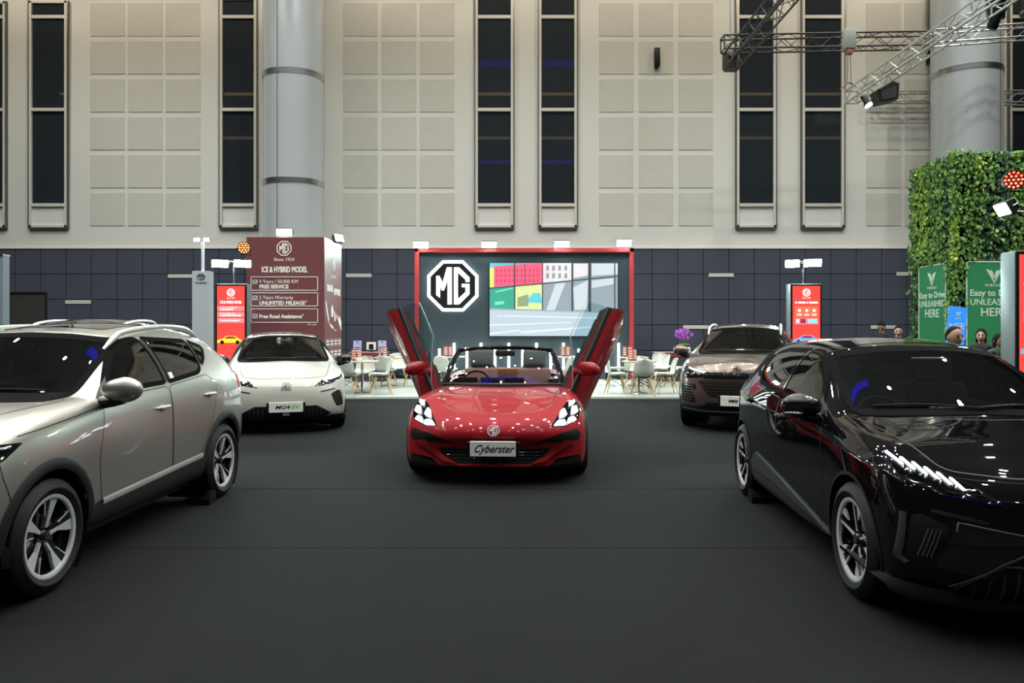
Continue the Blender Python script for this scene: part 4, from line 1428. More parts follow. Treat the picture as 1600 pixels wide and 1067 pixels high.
    for sx in (-.36, .36):
        s = make_seat(root, sx, .30, .24, tan, 'bucket_seat', False, .70, .30)
        mb = MB()
        Mx = Matrix.Translation((0, .22, .12)) @ Matrix.Rotation(-.30, 4, 'X')
        rbox(mb, (0, -.01, .82), (.30, .12, .26), .06, M=Mx)
        mb.build('headrest', M_SEATDARK, s)
        pts = [Vector((sx - .20 + .40 * k / 12, 1.02, .90 + .22 * math.sin(PI * k / 12) ** .6)) for k in range(13)]
        MB().tube(pts, .022, 8).build('roll_hoop', M_SEATDARK, root)
    mb = MB()
    rbox(mb, (0, .28, .50), (.20, .9, .34), .05)
    mb.build('centre_console', M_SEATDARK, root)
    mb = MB()
    rbox(mb, (0, 1.0, .93), (1.1, .06, .16), .025)
    mb.build('rear_bulkhead', mat('orange_tan_trim', (.28, .10, .04), .5), root)
    mb = MB()
    mb.box2((-.78, -.90, .15), (.78, .90, .24))
    mb.box2((-.55, -1.95, .16), (.55, 2.0, .26))
    mb.build('underbody', M_BLACK, root, smooth=False)
    # nose
    g = S.patch('grille_mesh', rounded([(-.56, .375), (-.50, .255), (-.36, .225), (.36, .225), (.50, .255), (.56, .375), (.3, .365), (-.3, .365)], .03), 'F', M_BLACK, root, .006, .03)
    for r in range(3):
        S.ribbon('grille_bar', [(-.50 + .02 * r, .335 - .035 * r), (.50 - .02 * r, .335 - .035 * r)], 'F', .010, M_GLOSSBLACK, g, .012, .05, crown=.006)
    S.ribbon('lip_stripe', [(-.06, .285), (-.06, .205), (-.36, .205), (-.52, .24), (-.62, .32), (-.78, .42)], 'F', .012, paint, root, .020, .03, crown=.004)
    S.ribbon('lip_stripe', [(.06, .285), (.06, .205), (.36, .205), (.52, .24), (.62, .32), (.78, .42)], 'F', .012, paint, root, .020, .03, crown=.004)
    S.patch('front_splitter', rounded([(-.90, .155), (-.90, .20), (-.4, .185), (.4, .185), (.90, .20), (.90, .155), (.5, .135), (-.5, .135)], .01), 'F', M_BLACK, root, .012, .03)
    h = S.project((0, .555), 'F')
    octagon_logo(root, h[0] + Vector((0, -.006, 0)), .062, mat('satin_badge', (.7, .7, .72), .35, .8), .010, rot=(math.radians(-25), 0, 0))
    p = plate(root, S.project((0, .385), 'F')[0] + Vector((0, -.11, 0)), 'Cyberster', w=.43, h=.15, shear=.5, size=.105, sx=.90, bold=.0015)
    MB().box((0, .05, 0), (.30, .10, .08)).build('plate_bracket', M_BLACK, p, smooth=False)
    for sg in (1, -1):
        fl = (lambda q: q) if sg > 0 else mirx
        S.patch('headlamp', fl(rounded([(.57, .585), (.66, .71), (.74, .80), (.83, .815), (.875, .74), (.855, .635), (.72, .58)], .03)), 'F', M_GLOSSBLACK, root, .003, .025)
        for poly in ([(.595, .59), (.64, .635), (.71, .635), (.72, .59)], [(.655, .655), (.665, .71), (.71, .74), (.735, .68)], [(.735, .60), (.745, .65), (.80, .665), (.83, .63)],
                     [(.78, .685), (.785, .745), (.835, .755), (.85, .70)], [(.755, .77), (.765, .795), (.825, .80), (.815, .775)]):
            S.patch('lamp_unit', fl(rounded(poly, .015)), 'F', M_DRL, root, .010, .02)
        S.patch('lamp_lens', fl(rounded([(.585, .59), (.67, .705), (.745, .79), (.825, .805), (.865, .735), (.845, .64), (.72, .588)], .03)), 'F', M_LAMPLENS, root, .018, .03)
        S.patch('side_vent', fl(rounded([(.38, .425), (.52, .468), (.68, .522), (.84, .548), (.875, .50), (.855, .44), (.72, .425), (.55, .432)], .02)), 'F', M_BLACK, root, .004, .03)
        S.patch('bumper_blade', fl(rounded([(.36, .215), (.50, .235), (.62, .33), (.80, .43), (.72, .445), (.60, .385), (.50, .29)], .02)), 'F', paint, root, .030, .025)
        S.patch('lower_vent', fl(rounded([(.55, .20), (.66, .27), (.86, .285), (.88, .21)], .02)), 'F', M_GLOSSBLACK, root, .006, .03)
        S.patch('canard', fl(rounded([(.60, .265), (.68, .30), (.86, .36), (.875, .30), (.74, .285)], .015)), 'F', paint, root, .020, .025)
    S.part('body', S.rest(), paint, root)
    return root


PAINT_RED = mat('crimson_paint', (0.29, 0.005, 0.012), 0.6, 0.0, coat=1.0, spec=0.15)

car_silver = build_suv('silver', 'large silver compact SUV with roof rails, parked nearest on the left', (-3.60, 5.835, 0), math.radians(-1.1), PAINT_SILVER)
car_black = build_hatch('black', 'glossy black electric hatchback parked nearest on the right', (2.98, 5.77, 0), math.radians(-3.8), PAINT_BLACK)
car_red = build_roadster('open red roadster with both scissor doors raised, in the middle of the carpet', (-0.09, 9.70, 0), math.radians(-2.5), PAINT_RED)
car_white = build_hatch('white', 'pearl white electric hatchback facing forward in front of the dark red tower', (-3.98, 13.22, 0), math.radians(18), PAINT_WHITE)
car_bronze = build_suv('bronze', 'bronze brown SUV with mesh grille half hidden behind the black hatchback', (4.06, 13.28, 0), math.radians(-20), PAINT_BRONZE)
car_bronze.scale = (1.0, 1.0, 1.025)

# ------------------------------------------------------------------ light fittings
def floodlight(name_label, loc, aim, group, w=0.34, h=0.20, stand=0.0, mat_emit=None):
    """LED flood: finned housing, bright face, yoke; the face looks along aim"""
    r = thing('floodlight', name_label, 'floodlight', loc, 0, group)
    q = Vector(aim).normalized().to_track_quat('-Y', 'Z').to_matrix().to_4x4()
    h_ = MB().box((0, 0.05, 0), (w, 0.08, h), 0.012, 1, M=q).build('housing', mat('lamp_housing', (0.02, 0.021, 0.023), 0.45), r, smooth=False)
    MB().box((0, 0.006, 0), (w * 0.90, 0.012, h * 0.86), 0.004, 1, M=q).build('light_face', mat_emit or M_FLOOD, r, smooth=False)
    for k in range(5):
        MB().box((-w * 0.4 + w * 0.2 * k, 0.105, 0), (0.012, 0.05, h * 0.8), M=q).build('fin', M_BLACK, h_, smooth=False)
    mb = MB()
    for s in (-1, 1):
        mb.tube([q @ Vector((s * (w / 2 + 0.015), 0.05, 0)), q @ Vector((s * (w / 2 + 0.015), 0.12, 0.0)), q @ Vector((s * w * 0.2, 0.17, -0.02)), q @ Vector((0, 0.17, -0.03))], 0.010, 6)
    mb.build('yoke', M_STEEL, r)
    if stand:
        MB().box((0, 0.12, -stand / 2), (0.05, 0.05, stand)).build('mount_post', M_STEEL, r, smooth=False)
    return r


def par_can(label, loc, aim, color, strength, radius=0.13):
    r = thing('stage_light', label, 'stage light', loc, 0)
    q = Vector(aim).normalized().to_track_quat('-Y', 'Z').to_matrix().to_4x4()
    mb = MB()
    prof = [(0.001, 0.26), (radius * 0.6, 0.26), (radius * 0.95, 0.18), (radius, 0.02), (radius, -0.03), (radius * 0.93, -0.03), (radius * 0.93, 0.01), (0.001, 0.01)]
    mb.lathe(prof, 28, q @ Matrix.Rotation(-PI / 2, 4, 'X'))
    mb.build('can', mat('lamp_housing', (0.02, 0.021, 0.023), 0.45), r)
    e = mat('led_' + label.split()[0], (1, 1, 1), 0.4, emit=color, estr=strength)
    for ring, n in ((0.0, 1), (0.42, 6), (0.78, 12)):
        for k in range(n):
            a = 2 * PI * k / n
            p = q @ Vector((radius * ring * math.cos(a), 0.002, radius * ring * math.sin(a)))
            MB().sphere((0, 0, 0), radius * 0.125, 8).build('led', e, r, p)
    mb = MB()
    mb.tube([q @ Vector((-radius - 0.012, 0.08, 0)), q @ Vector((-radius - 0.012, 0.10, -radius * 1.15)), q @ Vector((radius + 0.012, 0.10, -radius * 1.15)), q @ Vector((radius + 0.012, 0.08, 0))], 0.010, 6)
    mb.build('yoke', M_BLACK, r)
    MB().cyl((0, 0.08, -radius * 1.1), (0, 0.10, -0.30), 0.014, n=8).build('mount_post', M_STEEL, r)
    return r


# ------------------------------------------------------------------ the stand's back wall
YB = 22.3
KB = YB / F_PX


def bx(px):
    return (px - 800) * KB


def bz(py):
    return CAM_H + (HOR - py) * KB


M_SLATE = mat('slate_blue_panel', (0.038, 0.056, 0.068), 0.45, noise=0.08, nscale=2)
M_REDFRAME = mat('red_frame_laminate', (0.48, 0.045, 0.05), 0.4)
M_TUBE = mat('white_tube_light', (1, 1, 1), 0.4, emit=(0.95, 1.0, 1.0), estr=4.0)
M_LOGO = mat('lit_logo_white', (1, 1, 1), 0.4, emit=(0.93, 1.0, 0.99), estr=3.2)
b = thing('display_wall', 'tall slate grey stand wall with a thin red frame behind the roadster', 'display wall', (bx(819), YB, 0.0))
hw = (989 - 648) / 2 * KB
MB().box2((-hw + 0.05, 0, 0.0), (hw - 0.05, 0.25, bz(392)), 0.01, 1).build('panel', M_SLATE, b, smooth=False)
for s in (-1, 1):
    MB().box2((s * hw, -0.12, 0.0), (s * (hw - 0.12), 0.25, bz(388)), 0.008, 1).build('frame_post', M_REDFRAME, b, smooth=False)
MB().box2((-hw, -0.12, bz(394.5)), (hw, 0.25, bz(388)), 0.008, 1).build('frame_beam', M_REDFRAME, b, smooth=False)
lg = thing('lit_sign', 'glowing white octagon letter sign on the slate wall', 'sign', (bx(708), YB - 0.06, bz(447)))
octagon_logo(lg, (0, 0, 0), 0.80, M_LOGO, 0.06, 'octagon_ring', 0.11)
MB().prism([(x * 0.74, z * 0.74) for x, z in OCT], -0.02, 0.0).build('sign_back', M_BLACK, lg, smooth=False)
for x, z in ((-0.5, 0), (0.5, 0)):
    MB().cyl((x, 0, z), (x, 0.06, z), 0.03, n=10).build('standoff', M_STEEL, lg)


def screen_print(name, quads, parent, y, colors, conv):
    """flat picture made of coloured fields; quads: (colour, [pixel corners])"""
    me = bpy.data.meshes.new(name)
    co, fs, mi, names = [], [], [], []
    for n, (c, pts) in enumerate(quads):
        if c not in names:
            names.append(c)
        s = len(co)
        for p in pts:
            x, z = conv(*p)
            co.append((x, y - 0.0004 * n, z))
        fs.append(tuple(range(s, s + len(pts))))
        mi.append(names.index(c))
    me.from_pydata(co, [], fs)
    for c in names:
        me.materials.append(colors[c])
    me.polygons.foreach_set('material_index', mi)
    o = link(name, me, parent)
    return o


def em(name, c, s=1.0):
    return mat('screen_' + name, tuple(v * 0.3 for v in c), 0.3, emit=c, estr=s)


led = thing('led_screen', 'wide video screen showing a street with coloured glass windows', 'screen', (bx(864.5), YB - 0.05, bz(467.5)))
MB().box2((-101 * KB, -0.03, -57 * KB), (101 * KB, 0.05, 57 * KB), 0.008, 1).build('bezel', M_BLACK, led, smooth=False)
SC = dict(sky=em('sky', (.10, .35, .45)), pink=em('pink', (.60, .09, .16)), pinkd=em('pink_dark', (.45, .05, .10)), lime=em('lime', (.50, .55, .12)), green=em('green', (.04, .28, .19)),
          greenl=em('green_light', (.15, .50, .40)), yel=em('yellow_green', (.50, .55, .25)), yeld=em('olive', (.20, .26, .16)), pale=em('pale', (.55, .50, .52)), palew=em('pale_window', (.22, .20, .24)),
          grey=em('grey', (.22, .26, .29)), greyl=em('grey_light', (.42, .47, .50)), dark=em('dark', (.04, .05, .06)), road=em('road', (.36, .42, .48)), roadl=em('road_light', (.52, .58, .63)), roadd=em('road_dark', (.24, .29, .34)), teal=em('teal', (.10, .42, .45)))


def S3(x, y):
    return (630 + x / 3.81, 360 + y / 3.81)


Q = [('grey', [S3(515, 195), S3(1275, 195), S3(1275, 628), S3(515, 628)]), ('sky', [S3(515, 195), S3(660, 195), S3(600, 215), S3(515, 225)]), ('lime', [S3(515, 225), S3(540, 222), S3(540, 340), S3(515, 340)]),
     ('pink', [S3(542, 215), S3(826, 196), S3(826, 318), S3(542, 336)]), ('pale', [S3(832, 196), S3(1000, 196), S3(1000, 300), S3(832, 312)]), ('green', [S3(515, 342), S3(660, 334), S3(660, 468), S3(515, 462)]),
     ('greenl', [S3(550, 362), S3(655, 340), S3(655, 348), S3(550, 372)]), ('greenl', [S3(545, 425), S3(600, 420), S3(600, 440), S3(545, 445)]), ('yel', [S3(668, 332), S3(825, 322), S3(825, 472), S3(668, 468)]),
     ('yeld', [S3(680, 400), S3(745, 380), S3(745, 450), S3(680, 455)]), ('teal', [S3(745, 405), S3(775, 372), S3(815, 375), S3(825, 410), S3(825, 435), S3(745, 430)]), ('greyl', [S3(850, 478), S3(905, 318), S3(965, 312), S3(900, 478)]),
     ('greyl', [S3(1010, 340), S3(1100, 296), S3(1090, 470), S3(1020, 475)]), ('greyl', [S3(1120, 300), S3(1250, 285), S3(1250, 320), S3(1120, 345)]), ('pale', [S3(1012, 200), S3(1098, 200), S3(1098, 270), S3(1012, 285)]),
     ('greyl', [S3(1120, 200), S3(1275, 200), S3(1275, 262), S3(1120, 272)]), ('roadl', [S3(945, 200), S3(1000, 200), S3(940, 300), S3(890, 305)]),
     ('road', [S3(515, 468), S3(900, 480), S3(1275, 492), S3(1275, 628), S3(515, 628)]), ('roadd', [S3(515, 466), S3(1275, 486), S3(1275, 494), S3(515, 472)]), ('roadl', [S3(560, 505), S3(1275, 520), S3(1275, 528), S3(560, 511)]),
     ('roadl', [S3(515, 560), S3(1000, 545), S3(1000, 550), S3(515, 568)]), ('roadl', [S3(700, 600), S3(1275, 560), S3(1275, 567), S3(700, 612)]), ('roadl', [S3(515, 610), S3(700, 590), S3(700, 596), S3(515, 620)])]
for k in range(11):
    x = 555 + 24 * k
    for r in range(3):
        Q.append(('pinkd', [S3(x, 232 + 30 * r), S3(x + 10, 231 + 30 * r), S3(x + 10, 248 + 30 * r), S3(x, 249 + 30 * r)]))
for k in range(4):
    for r in range(2):
        Q.append(('palew', [S3(850 + 36 * k, 212 + 45 * r), S3(866 + 36 * k, 211 + 45 * r), S3(866 + 36 * k, 240 + 45 * r), S3(850 + 36 * k, 241 + 45 * r)]))
for x0, x1, y0, y1 in ((660, 667, 196, 468), (826, 832, 196, 474), (722, 725, 200, 325), (1000, 1010, 196, 480), (1100, 1116, 196, 484), (1253, 1260, 196, 490)):
    Q.append(('dark', [S3(x0, y0), S3(x1, y0), S3(x1, y1), S3(x0, y1)]))
Q.append(('dark', [S3(515, 342), S3(832, 314), S3(1275, 270), S3(1275, 277), S3(832, 321), S3(515, 349)]))
screen_print('screen_picture', Q, led, -0.032, SC, lambda px, py: ((px - 864.5) * KB, (467.5 - py) * KB))

ORD = ('leftmost', 'second from left', 'third from left', 'middle', 'third from right', 'second from right', 'rightmost')
# white tube lights standing along the foot of the wall
for k, px in enumerate((710, 752, 795, 838, 880, 923, 966)):
    t = thing('tube_light', '%s tall white tube light of the rear row' % ORD[k], 'tube light', (bx(px), YB - 0.10, 0.045), 0, 'rear row of tube lights')
    MB().cyl((0, 0, 0.28), (0, 0, bz(536) - 0.045), 0.035, n=12).build('tube', M_TUBE, t)
    MB().cyl((0, 0, 0), (0, 0, 0.28), 0.028, n=12).build('stem', M_BLACK, t)
    MB().box((0, 0, 0.01), (0.14, 0.12, 0.02), 0.004, 1).build('base', M_BLACK, t, smooth=False)
for k, px in enumerate((689, 731, 774, 816, 859, 902, 945)):
    t = thing('tube_light', '%s shorter white tube light of the front row' % ORD[k], 'tube light', (bx(px), YB - 0.45, 0.045), 0, 'front row of tube lights')
    MB().cyl((0, 0, 0.24), (0, 0, P(0, 545, YB - 0.45).z - 0.045), 0.035, n=12).build('tube', M_TUBE, t)
    MB().cyl((0, 0, 0), (0, 0, 0.24), 0.028, n=12).build('stem', M_BLACK, t)
    MB().box((0, 0, 0.01), (0.14, 0.12, 0.02), 0.004, 1).build('base', M_BLACK, t, smooth=False)
for k, (px, py) in enumerate(((658, 383), (764, 382.5), (878, 381.5), (975, 380))):
    p = P(px, py, YB - 0.25)
    nm = ('leftmost floodlight on top of the red framed wall', 'floodlight on the wall top above the octagon sign and screen gap', 'floodlight on the wall top above the video screen', 'rightmost floodlight on top of the red framed wall')[k]
    f = floodlight(nm, p, (-p.x * 0.02, -1, -0.42), 'floodlights on the display wall', 0.46, 0.20)
    MB().tube([(0, 0.15, 0.0), (0, 0.32, -0.02), (0, 0.34, bz(388) - p.z + 0.005)], 0.014, 6).build('mount_arm', M_STEEL, f)

# ------------------------------------------------------------------ printed tower
YT = 17.0
KT = YT / F_PX
M_TOWER = mat('burgundy_print', (0.165, 0.050, 0.055), 0.42, noise=0.12, nscale=0.9)
M_TOWERTXT = mat('cream_print', (0.86, 0.83, 0.80), 0.5)
tw = (507 - 385) * KT
tz = CAM_H + (HOR - 370) * KT
tower = thing('advert_tower', 'square burgundy advertising tower listing service offers behind the white hatchback', 'advert tower', ((446 - 800) * KT, YT + 0.85, 0.045))
MB().box2((-tw / 2, -0.85, 0), (tw / 2, 0.85, tz - 0.045), 0.006, 1).build('tower_body', M_TOWER, tower, smooth=False)


def TF(px, py):
    """point on the tower's front face"""
    return Vector(((px - 446) * KT, -0.854, CAM_H + (HOR - py) * KT - 0.045))


octagon_logo(tower, TF(444, 388), 12.4 * KT, M_TOWERTXT, 0.006, 'octagon_logo', 0.12)
text('lettering', 'Since 1924', 0.105, M_TOWERTXT, tower, TF(444, 405.5))
text('lettering', 'ICE & HYBRID MODEL', 0.175, M_TOWERTXT, tower, TF(444.5, 421.5), sx=0.60, bold=0.006)


def frame_box(name, parent, x0, y0, x1, y1, conv, w, m, d=0.004):
    mb = MB()
    a, c = conv(x0, y0), conv(x1, y1)
    for (p, q) in (((a.x, a.z), (c.x, a.z)), ((c.x, a.z), (c.x, c.z)), ((c.x, c.z), (a.x, c.z)), ((a.x, c.z), (a.x, a.z))):
        xx0, xx1 = min(p[0], q[0]) - w / 2, max(p[0], q[0]) + w / 2
        zz0, zz1 = min(p[1], q[1]) - w / 2, max(p[1], q[1]) + w / 2
        mb.box2((xx0, a.y - d, zz0), (xx1, a.y, zz1))
    return mb.build(name, m, parent, smooth=False)


M_TICK = mat('tick_box_blue', (0.06, 0.07, 0.22), 0.5)
for y0, y1, lines in ((432.5, 453.5, (('4 Years / 50.000 KM', 440, 0), ('FREE SERVICE', 448, 1))), (457.5, 478, (('5 Years Warranty', 465, 0), ('UNLIMITED MILEAGE*', 473.5, 1))), (482.5, 503.5, (('Free Road Assistance*', 494.5, 1),))):
    frame_box('offer_box', tower, 392.5, y0, 496.5, y1, TF, 0.014, M_TOWERTXT)
    yc = 440.5 if y0 < 440 else (465.5 if y0 < 470 else 494)
    frame_box('tick_frame', tower, 395.5, yc - 3, 402, yc + 3, TF, 0.014, M_TOWERTXT)
    MB().box2(TF(396.5, yc + 2) + Vector((0, -0.002, 0)), TF(401, yc - 2) + Vector((0, 0.002, 0))).build('tick_field', M_TICK, tower, smooth=False)
    mb = MB()
    mb.tube([TF(397, yc) + Vector((0, -0.005, 0)), TF(398.5, yc + 1.6) + Vector((0, -0.005, 0)), TF(402, yc - 2.5) + Vector((0, -0.005, 0))], 0.008, 5)
    mb.build('tick', M_TOWERTXT, tower)
    for t, y, bold in lines:
        text('lettering', t, 0.118 if bold else 0.112, M_TOWERTXT, tower, TF(405, y), align='LEFT', bold=0.004 if bold else 0.0, sx=0.93)
text('lettering', '*T&C apply', 0.045, M_TOWERTXT, tower, TF(487, 507))


def TS(u, z):
    """point on the tower's side face that looks towards the middle: u 0..1 from front to back"""
    return Vector((tw / 2 + 0.003, -0.85 + 1.7 * u, z))


rs = (PI / 2, 0, PI / 2)
octagon_logo(tower, TS(0.52, 3.02), 0.17, M_TOWERTXT, 0.006, 'octagon_logo', 0.12, rot=(0, 0, PI / 2))
text('lettering', 'Since 1924', 0.10, M_TOWERTXT, tower, TS(0.52, 2.72), rot=rs)
text('lettering', 'DEALER', 0.20, M_TOWERTXT, tower, TS(0.30, 2.42), rot=rs, bold=0.008, sx=0.8)
text('lettering', 'NETWORK', 0.20, M_TOWERTXT, tower, TS(0.72, 2.36), rot=rs, bold=0.008, sx=0.65)
isl = [[(.04, 2.15), (.10, 2.08), (.24, 1.72), (.22, 1.62), (.12, 1.85)], [(.24, 1.64), (.34, 1.54), (.50, 1.48), (.50, 1.53), (.36, 1.60)], [(.36, 1.95), (.44, 2.06), (.50, 1.92), (.46, 1.76), (.38, 1.78)],
       [(.54, 1.92), (.60, 1.86), (.62, 1.70), (.57, 1.66), (.55, 1.78)], [(.56, 1.48), (.66, 1.48), (.64, 1.45), (.57, 1.45)], [(.70, 1.86), (.74, 1.80), (.72, 1.70), (.69, 1.76)], [(.78, 1.74), (.86, 1.80), (.97, 1.66), (.97, 1.44), (.90, 1.54), (.80, 1.66)]]
for p in isl:
    MB().prism([(-0.85 + 1.7 * u, z) for u, z in p], tw / 2, tw / 2 + 0.005, 'X').build('map_island', M_TOWERTXT, tower, smooth=False)
for r, z in enumerate((1.17, 0.92)):
    for k in range(4):
        MB().box((tw / 2 + 0.003, -0.85 + 1.7 * (.16 + .23 * k), z), (0.005, 0.33, 0.19), 0.002, 1).build('dealer_box', mat('dealer_box_print', (0.26, 0.17, 0.17), 0.5), tower, smooth=False)
        for q in range(2):
            MB().box((tw / 2 + 0.007, -0.85 + 1.7 * (.16 + .23 * k), z + 0.04 - 0.07 * q), (0.003, 0.25, 0.03)).build('dealer_line', M_TOWERTXT, tower, smooth=False)
p = P(444, 363, YT + 0.1)
f = floodlight('floodlight on the front edge of the burgundy tower top', p, (0.1, -1, -0.35), None, 0.36, 0.16, 0.14)
p = P(527, 373, YT + 1.0)
f = floodlight('small floodlight clamped to the side edge of the burgundy tower', p + Vector((0.05, 0, 0.02)), (1, -0.75, 0.45), None, 0.26, 0.2, mat_emit=mat('small_flood_emitter', (1, 1, 1), .3, emit=(0.74, 1.0, 0.93), estr=60))
MB().tube([(-0.05, 0.1, -0.05), (-0.2, 0.1, -0.10)], 0.014, 6).build('mount_arm', M_STEEL, f)

# ------------------------------------------------------------------ screen kiosks with lamps on poles
M_KIOSK = mat('kiosk_grey', (0.20, 0.24, 0.26), 0.35, 0.3)
M_KRED = em('kiosk_red', (0.72, 0.055, 0.045), 1.0)
M_KTXT = em('kiosk_white', (0.85, 0.78, 0.78), 1.0)
M_KBOX = em('kiosk_rose', (0.86, 0.20, 0.22), 1.0)
M_KTEAL = em('kiosk_teal', (0.25, 0.55, 0.62), 1.0)
M_KDARK = em('kiosk_plum', (0.25, 0.03, 0.06), 1.0)
M_KORANGE = em('kiosk_orange', (0.74, 0.13, 0.06), 1.0)


def car_print(parent, x, z, s, y, col, glasscol, flip=1):
    body = [(-.5, 0), (-.5, .10), (-.36, .15), (-.18, .27), (.12, .27), (.30, .15), (.48, .11), (.5, 0)]
    win = [(-.28, .16), (-.15, .25), (.10, .25), (.22, .16)]
    o = MB().prism([(x + flip * a * s, z + b_ * s) for a, b_ in body], y - 0.003, y).build('printed_car', col, parent, smooth=False)
    MB().prism([(x + flip * a * s, z + b_ * s) for a, b_ in win], y - 0.005, y - 0.003).build('printed_glass', glasscol, o, smooth=False)
    for wx_ in (-.30, .30):
        MB().prism([(x + wx_ * s + .075 * s * math.cos(k * PI / 6), z + .02 * s + .075 * s * math.sin(k * PI / 6)) for k in range(12)], y - 0.005, y - 0.003).build('printed_wheel', M_BLACK, o, smooth=False)


def kiosk(label, x_edge, Y, side, style, rz=0.0, lamp_aims=()):
    """side +1: x_edge is the right front edge"""
    W, D, H = 0.65, 0.30, 2.49
    cx = x_edge - side * W / 2
    k = thing('screen_kiosk', label, 'kiosk', (cx, Y + D / 2, 0), rz)
    MB().box2((-W / 2, -D / 2 + 0.03, 0), (W / 2, D / 2, H), 0.012, 2).build('cabinet', M_KIOSK, k)
    MB().box2((-W / 2, -D / 2, 0.03), (W / 2, -D / 2 + 0.04, H), 0.01, 1).build('front_frame', M_BLACK, k, smooth=False)
    sc = MB().box2((-W / 2 + 0.035, -D / 2 - 0.004, 0.60), (W / 2 - 0.035, -D / 2 + 0.01, H - 0.045)).build('screen', M_KRED, k, smooth=False)
    yf = -D / 2 - 0.006
    sw = W - 0.07
    mb = MB()
    mb.prism([(0.085 * math.cos(2 * PI * q / 24), 2.215 + 0.085 * math.sin(2 * PI * q / 24)) for q in range(24)], yf - 0.002, yf)
    mb.build('logo_disc', M_KTXT, sc, smooth=False)
    octagon_logo(sc, (0, yf - 0.002, 2.215), 0.07, M_KRED, 0.003, 'octagon_logo')
    text('lettering', 'Since 1924', 0.04, M_KTXT, sc, (0, yf, 2.10))
    if style == 'offers':
        text('lettering', 'ICE & HYBRID MODEL', 0.075, M_KTXT, sc, (0, yf, 2.01), bold=0.003, sx=0.62)
        for q, (a, b_) in enumerate((('4 Years / 50.000 KM', 'FREE SERVICE'), ('5 Years Warranty', 'UNLIMITED MILEAGE*'), ('', 'Free Road Assistance*'))):
            z = 1.88 - 0.125 * q
            MB().box((0, yf, z), (sw - 0.02, 0.004, 0.10)).build('offer_field', M_KBOX, sc, smooth=False)
            if a:
                text('lettering', a, 0.042, M_KTXT, sc, (-sw / 2 + 0.07, yf - 0.003, z + 0.022), align='LEFT')
            text('lettering', b_, 0.046, M_KTXT, sc, (-sw / 2 + 0.07, yf - 0.003, z - (0.022 if a else 0)), align='LEFT', bold=0.002)
        car_print(sc, -0.02, 1.16, 0.54, yf, em('kiosk_yellow', (.65, .68, .02)), M_KDARK, -1)
    else:
        for x0, x1 in ((-.24, -.20), (-.18, -.02), (0.0, 0.03), (0.05, .24)):
            MB().box2((x0, yf - 0.002, 1.985), (x1, yf, 2.025)).build('headline_block', M_KTXT, sc, smooth=False)
        MB().box2((-.245, yf - 0.002, 1.70), (.245, yf, 1.925)).build('benefit_field', M_KORANGE, sc, smooth=False)
        for q in range(3):
            xq = -.15 + .155 * q
            MB().prism([(xq + 0.036 * math.cos(PI * j / 3), 1.84 + 0.036 * math.sin(PI * j / 3)) for j in range(6)], yf - 0.005, yf - 0.002).build('benefit_icon', M_KTXT, sc, smooth=False)
            for j in range(2):
                MB().box2((xq - 0.05, yf - 0.005, 1.755 - 0.022 * j), (xq + 0.05, yf - 0.002, 1.767 - 0.022 * j)).build('benefit_line', M_KTXT, sc, smooth=False)
        MB().box2((-.245, yf - 0.002, 1.55), (.245, yf, 1.68)).build('gift_field', M_KBOX, sc, smooth=False)
        MB().box2((.03, yf - 0.005, 1.57), (.22, yf - 0.002, 1.66)).build('gift_card', M_KTEAL, sc, smooth=False)
        MB().box2((-.13, yf - 0.005, 1.57), (-.02, yf - 0.002, 1.665)).build('gift_picture', M_KDARK, sc, smooth=False)
        MB().box2((-.21, yf - 0.005, 1.58), (-.16, yf - 0.002, 1.655)).build('gift_picture', M_KTXT, sc, smooth=False)
        car_print(sc, 0.0, 1.17, 0.56, yf, em('kiosk_blue', (.10, .38, .72)), M_KDARK, -1)
    MB().cyl((0, 0.02, H), (0, 0.02, 2.97), 0.016, n=10).build('lamp_pole', M_STEEL, k)
    MB().tube([(-0.33, 0.10, 3.0), (0, 0.02, 2.97), (0.33, 0.10, 3.0)], 0.014, 8).build('cross_bar', M_STEEL, k)
    for ch in sc.children:
        ch.location.z += 0.09
    return k, cx, Y + D / 2


k, cx, cy = kiosk('red screen kiosk listing three offers beside the burgundy tower', -5.58, 16.0, 1, 'offers')
floodlight('left floodlight of the pair above the three offers kiosk', P(343.5, 412, cy), (0.25, -1, -0.16), 'floodlights on the kiosk poles', 0.36, 0.17)
floodlight('right floodlight of the pair above the three offers kiosk', P(379, 412, cy), (0.35, -1, -0.16), 'floodlights on the kiosk poles', 0.36, 0.17)
par_can('orange glowing round stage light above the three offers kiosk', P(381, 387, cy), (0.35, -1, -0.1), (1.0, 0.20, 0.015), 4, 0.13)
k, cx, cy = kiosk('red screen kiosk with a blue car picture behind the bronze SUV', 5.86, 16.0, -1, 'benefits')
floodlight('left floodlight of the pair above the blue car kiosk', P(1238, 412, cy), (-0.45, -1, -0.16), 'floodlights on the kiosk poles', 0.30, 0.17)
floodlight('right floodlight of the pair above the blue car kiosk', P(1270, 411, cy), (-0.2, -1, -0.16), 'floodlights on the kiosk poles', 0.38, 0.17)
k, cx, cy = kiosk('nearest red screen kiosk cut off by the right edge of the view', 6.0, 9.06, -1, 'benefits')
floodlight('tilted floodlight on the pole of the nearest kiosk', P(1565, 328, cy), (-1, 0.12, -0.55), 'floodlights on the kiosk poles', 0.30, 0.17)
par_can('red glowing round stage light on the nearest kiosk', P(1584, 281, cy), (-0.45, -1, -0.12), (1.0, 0.05, 0.02), 5, 0.115)

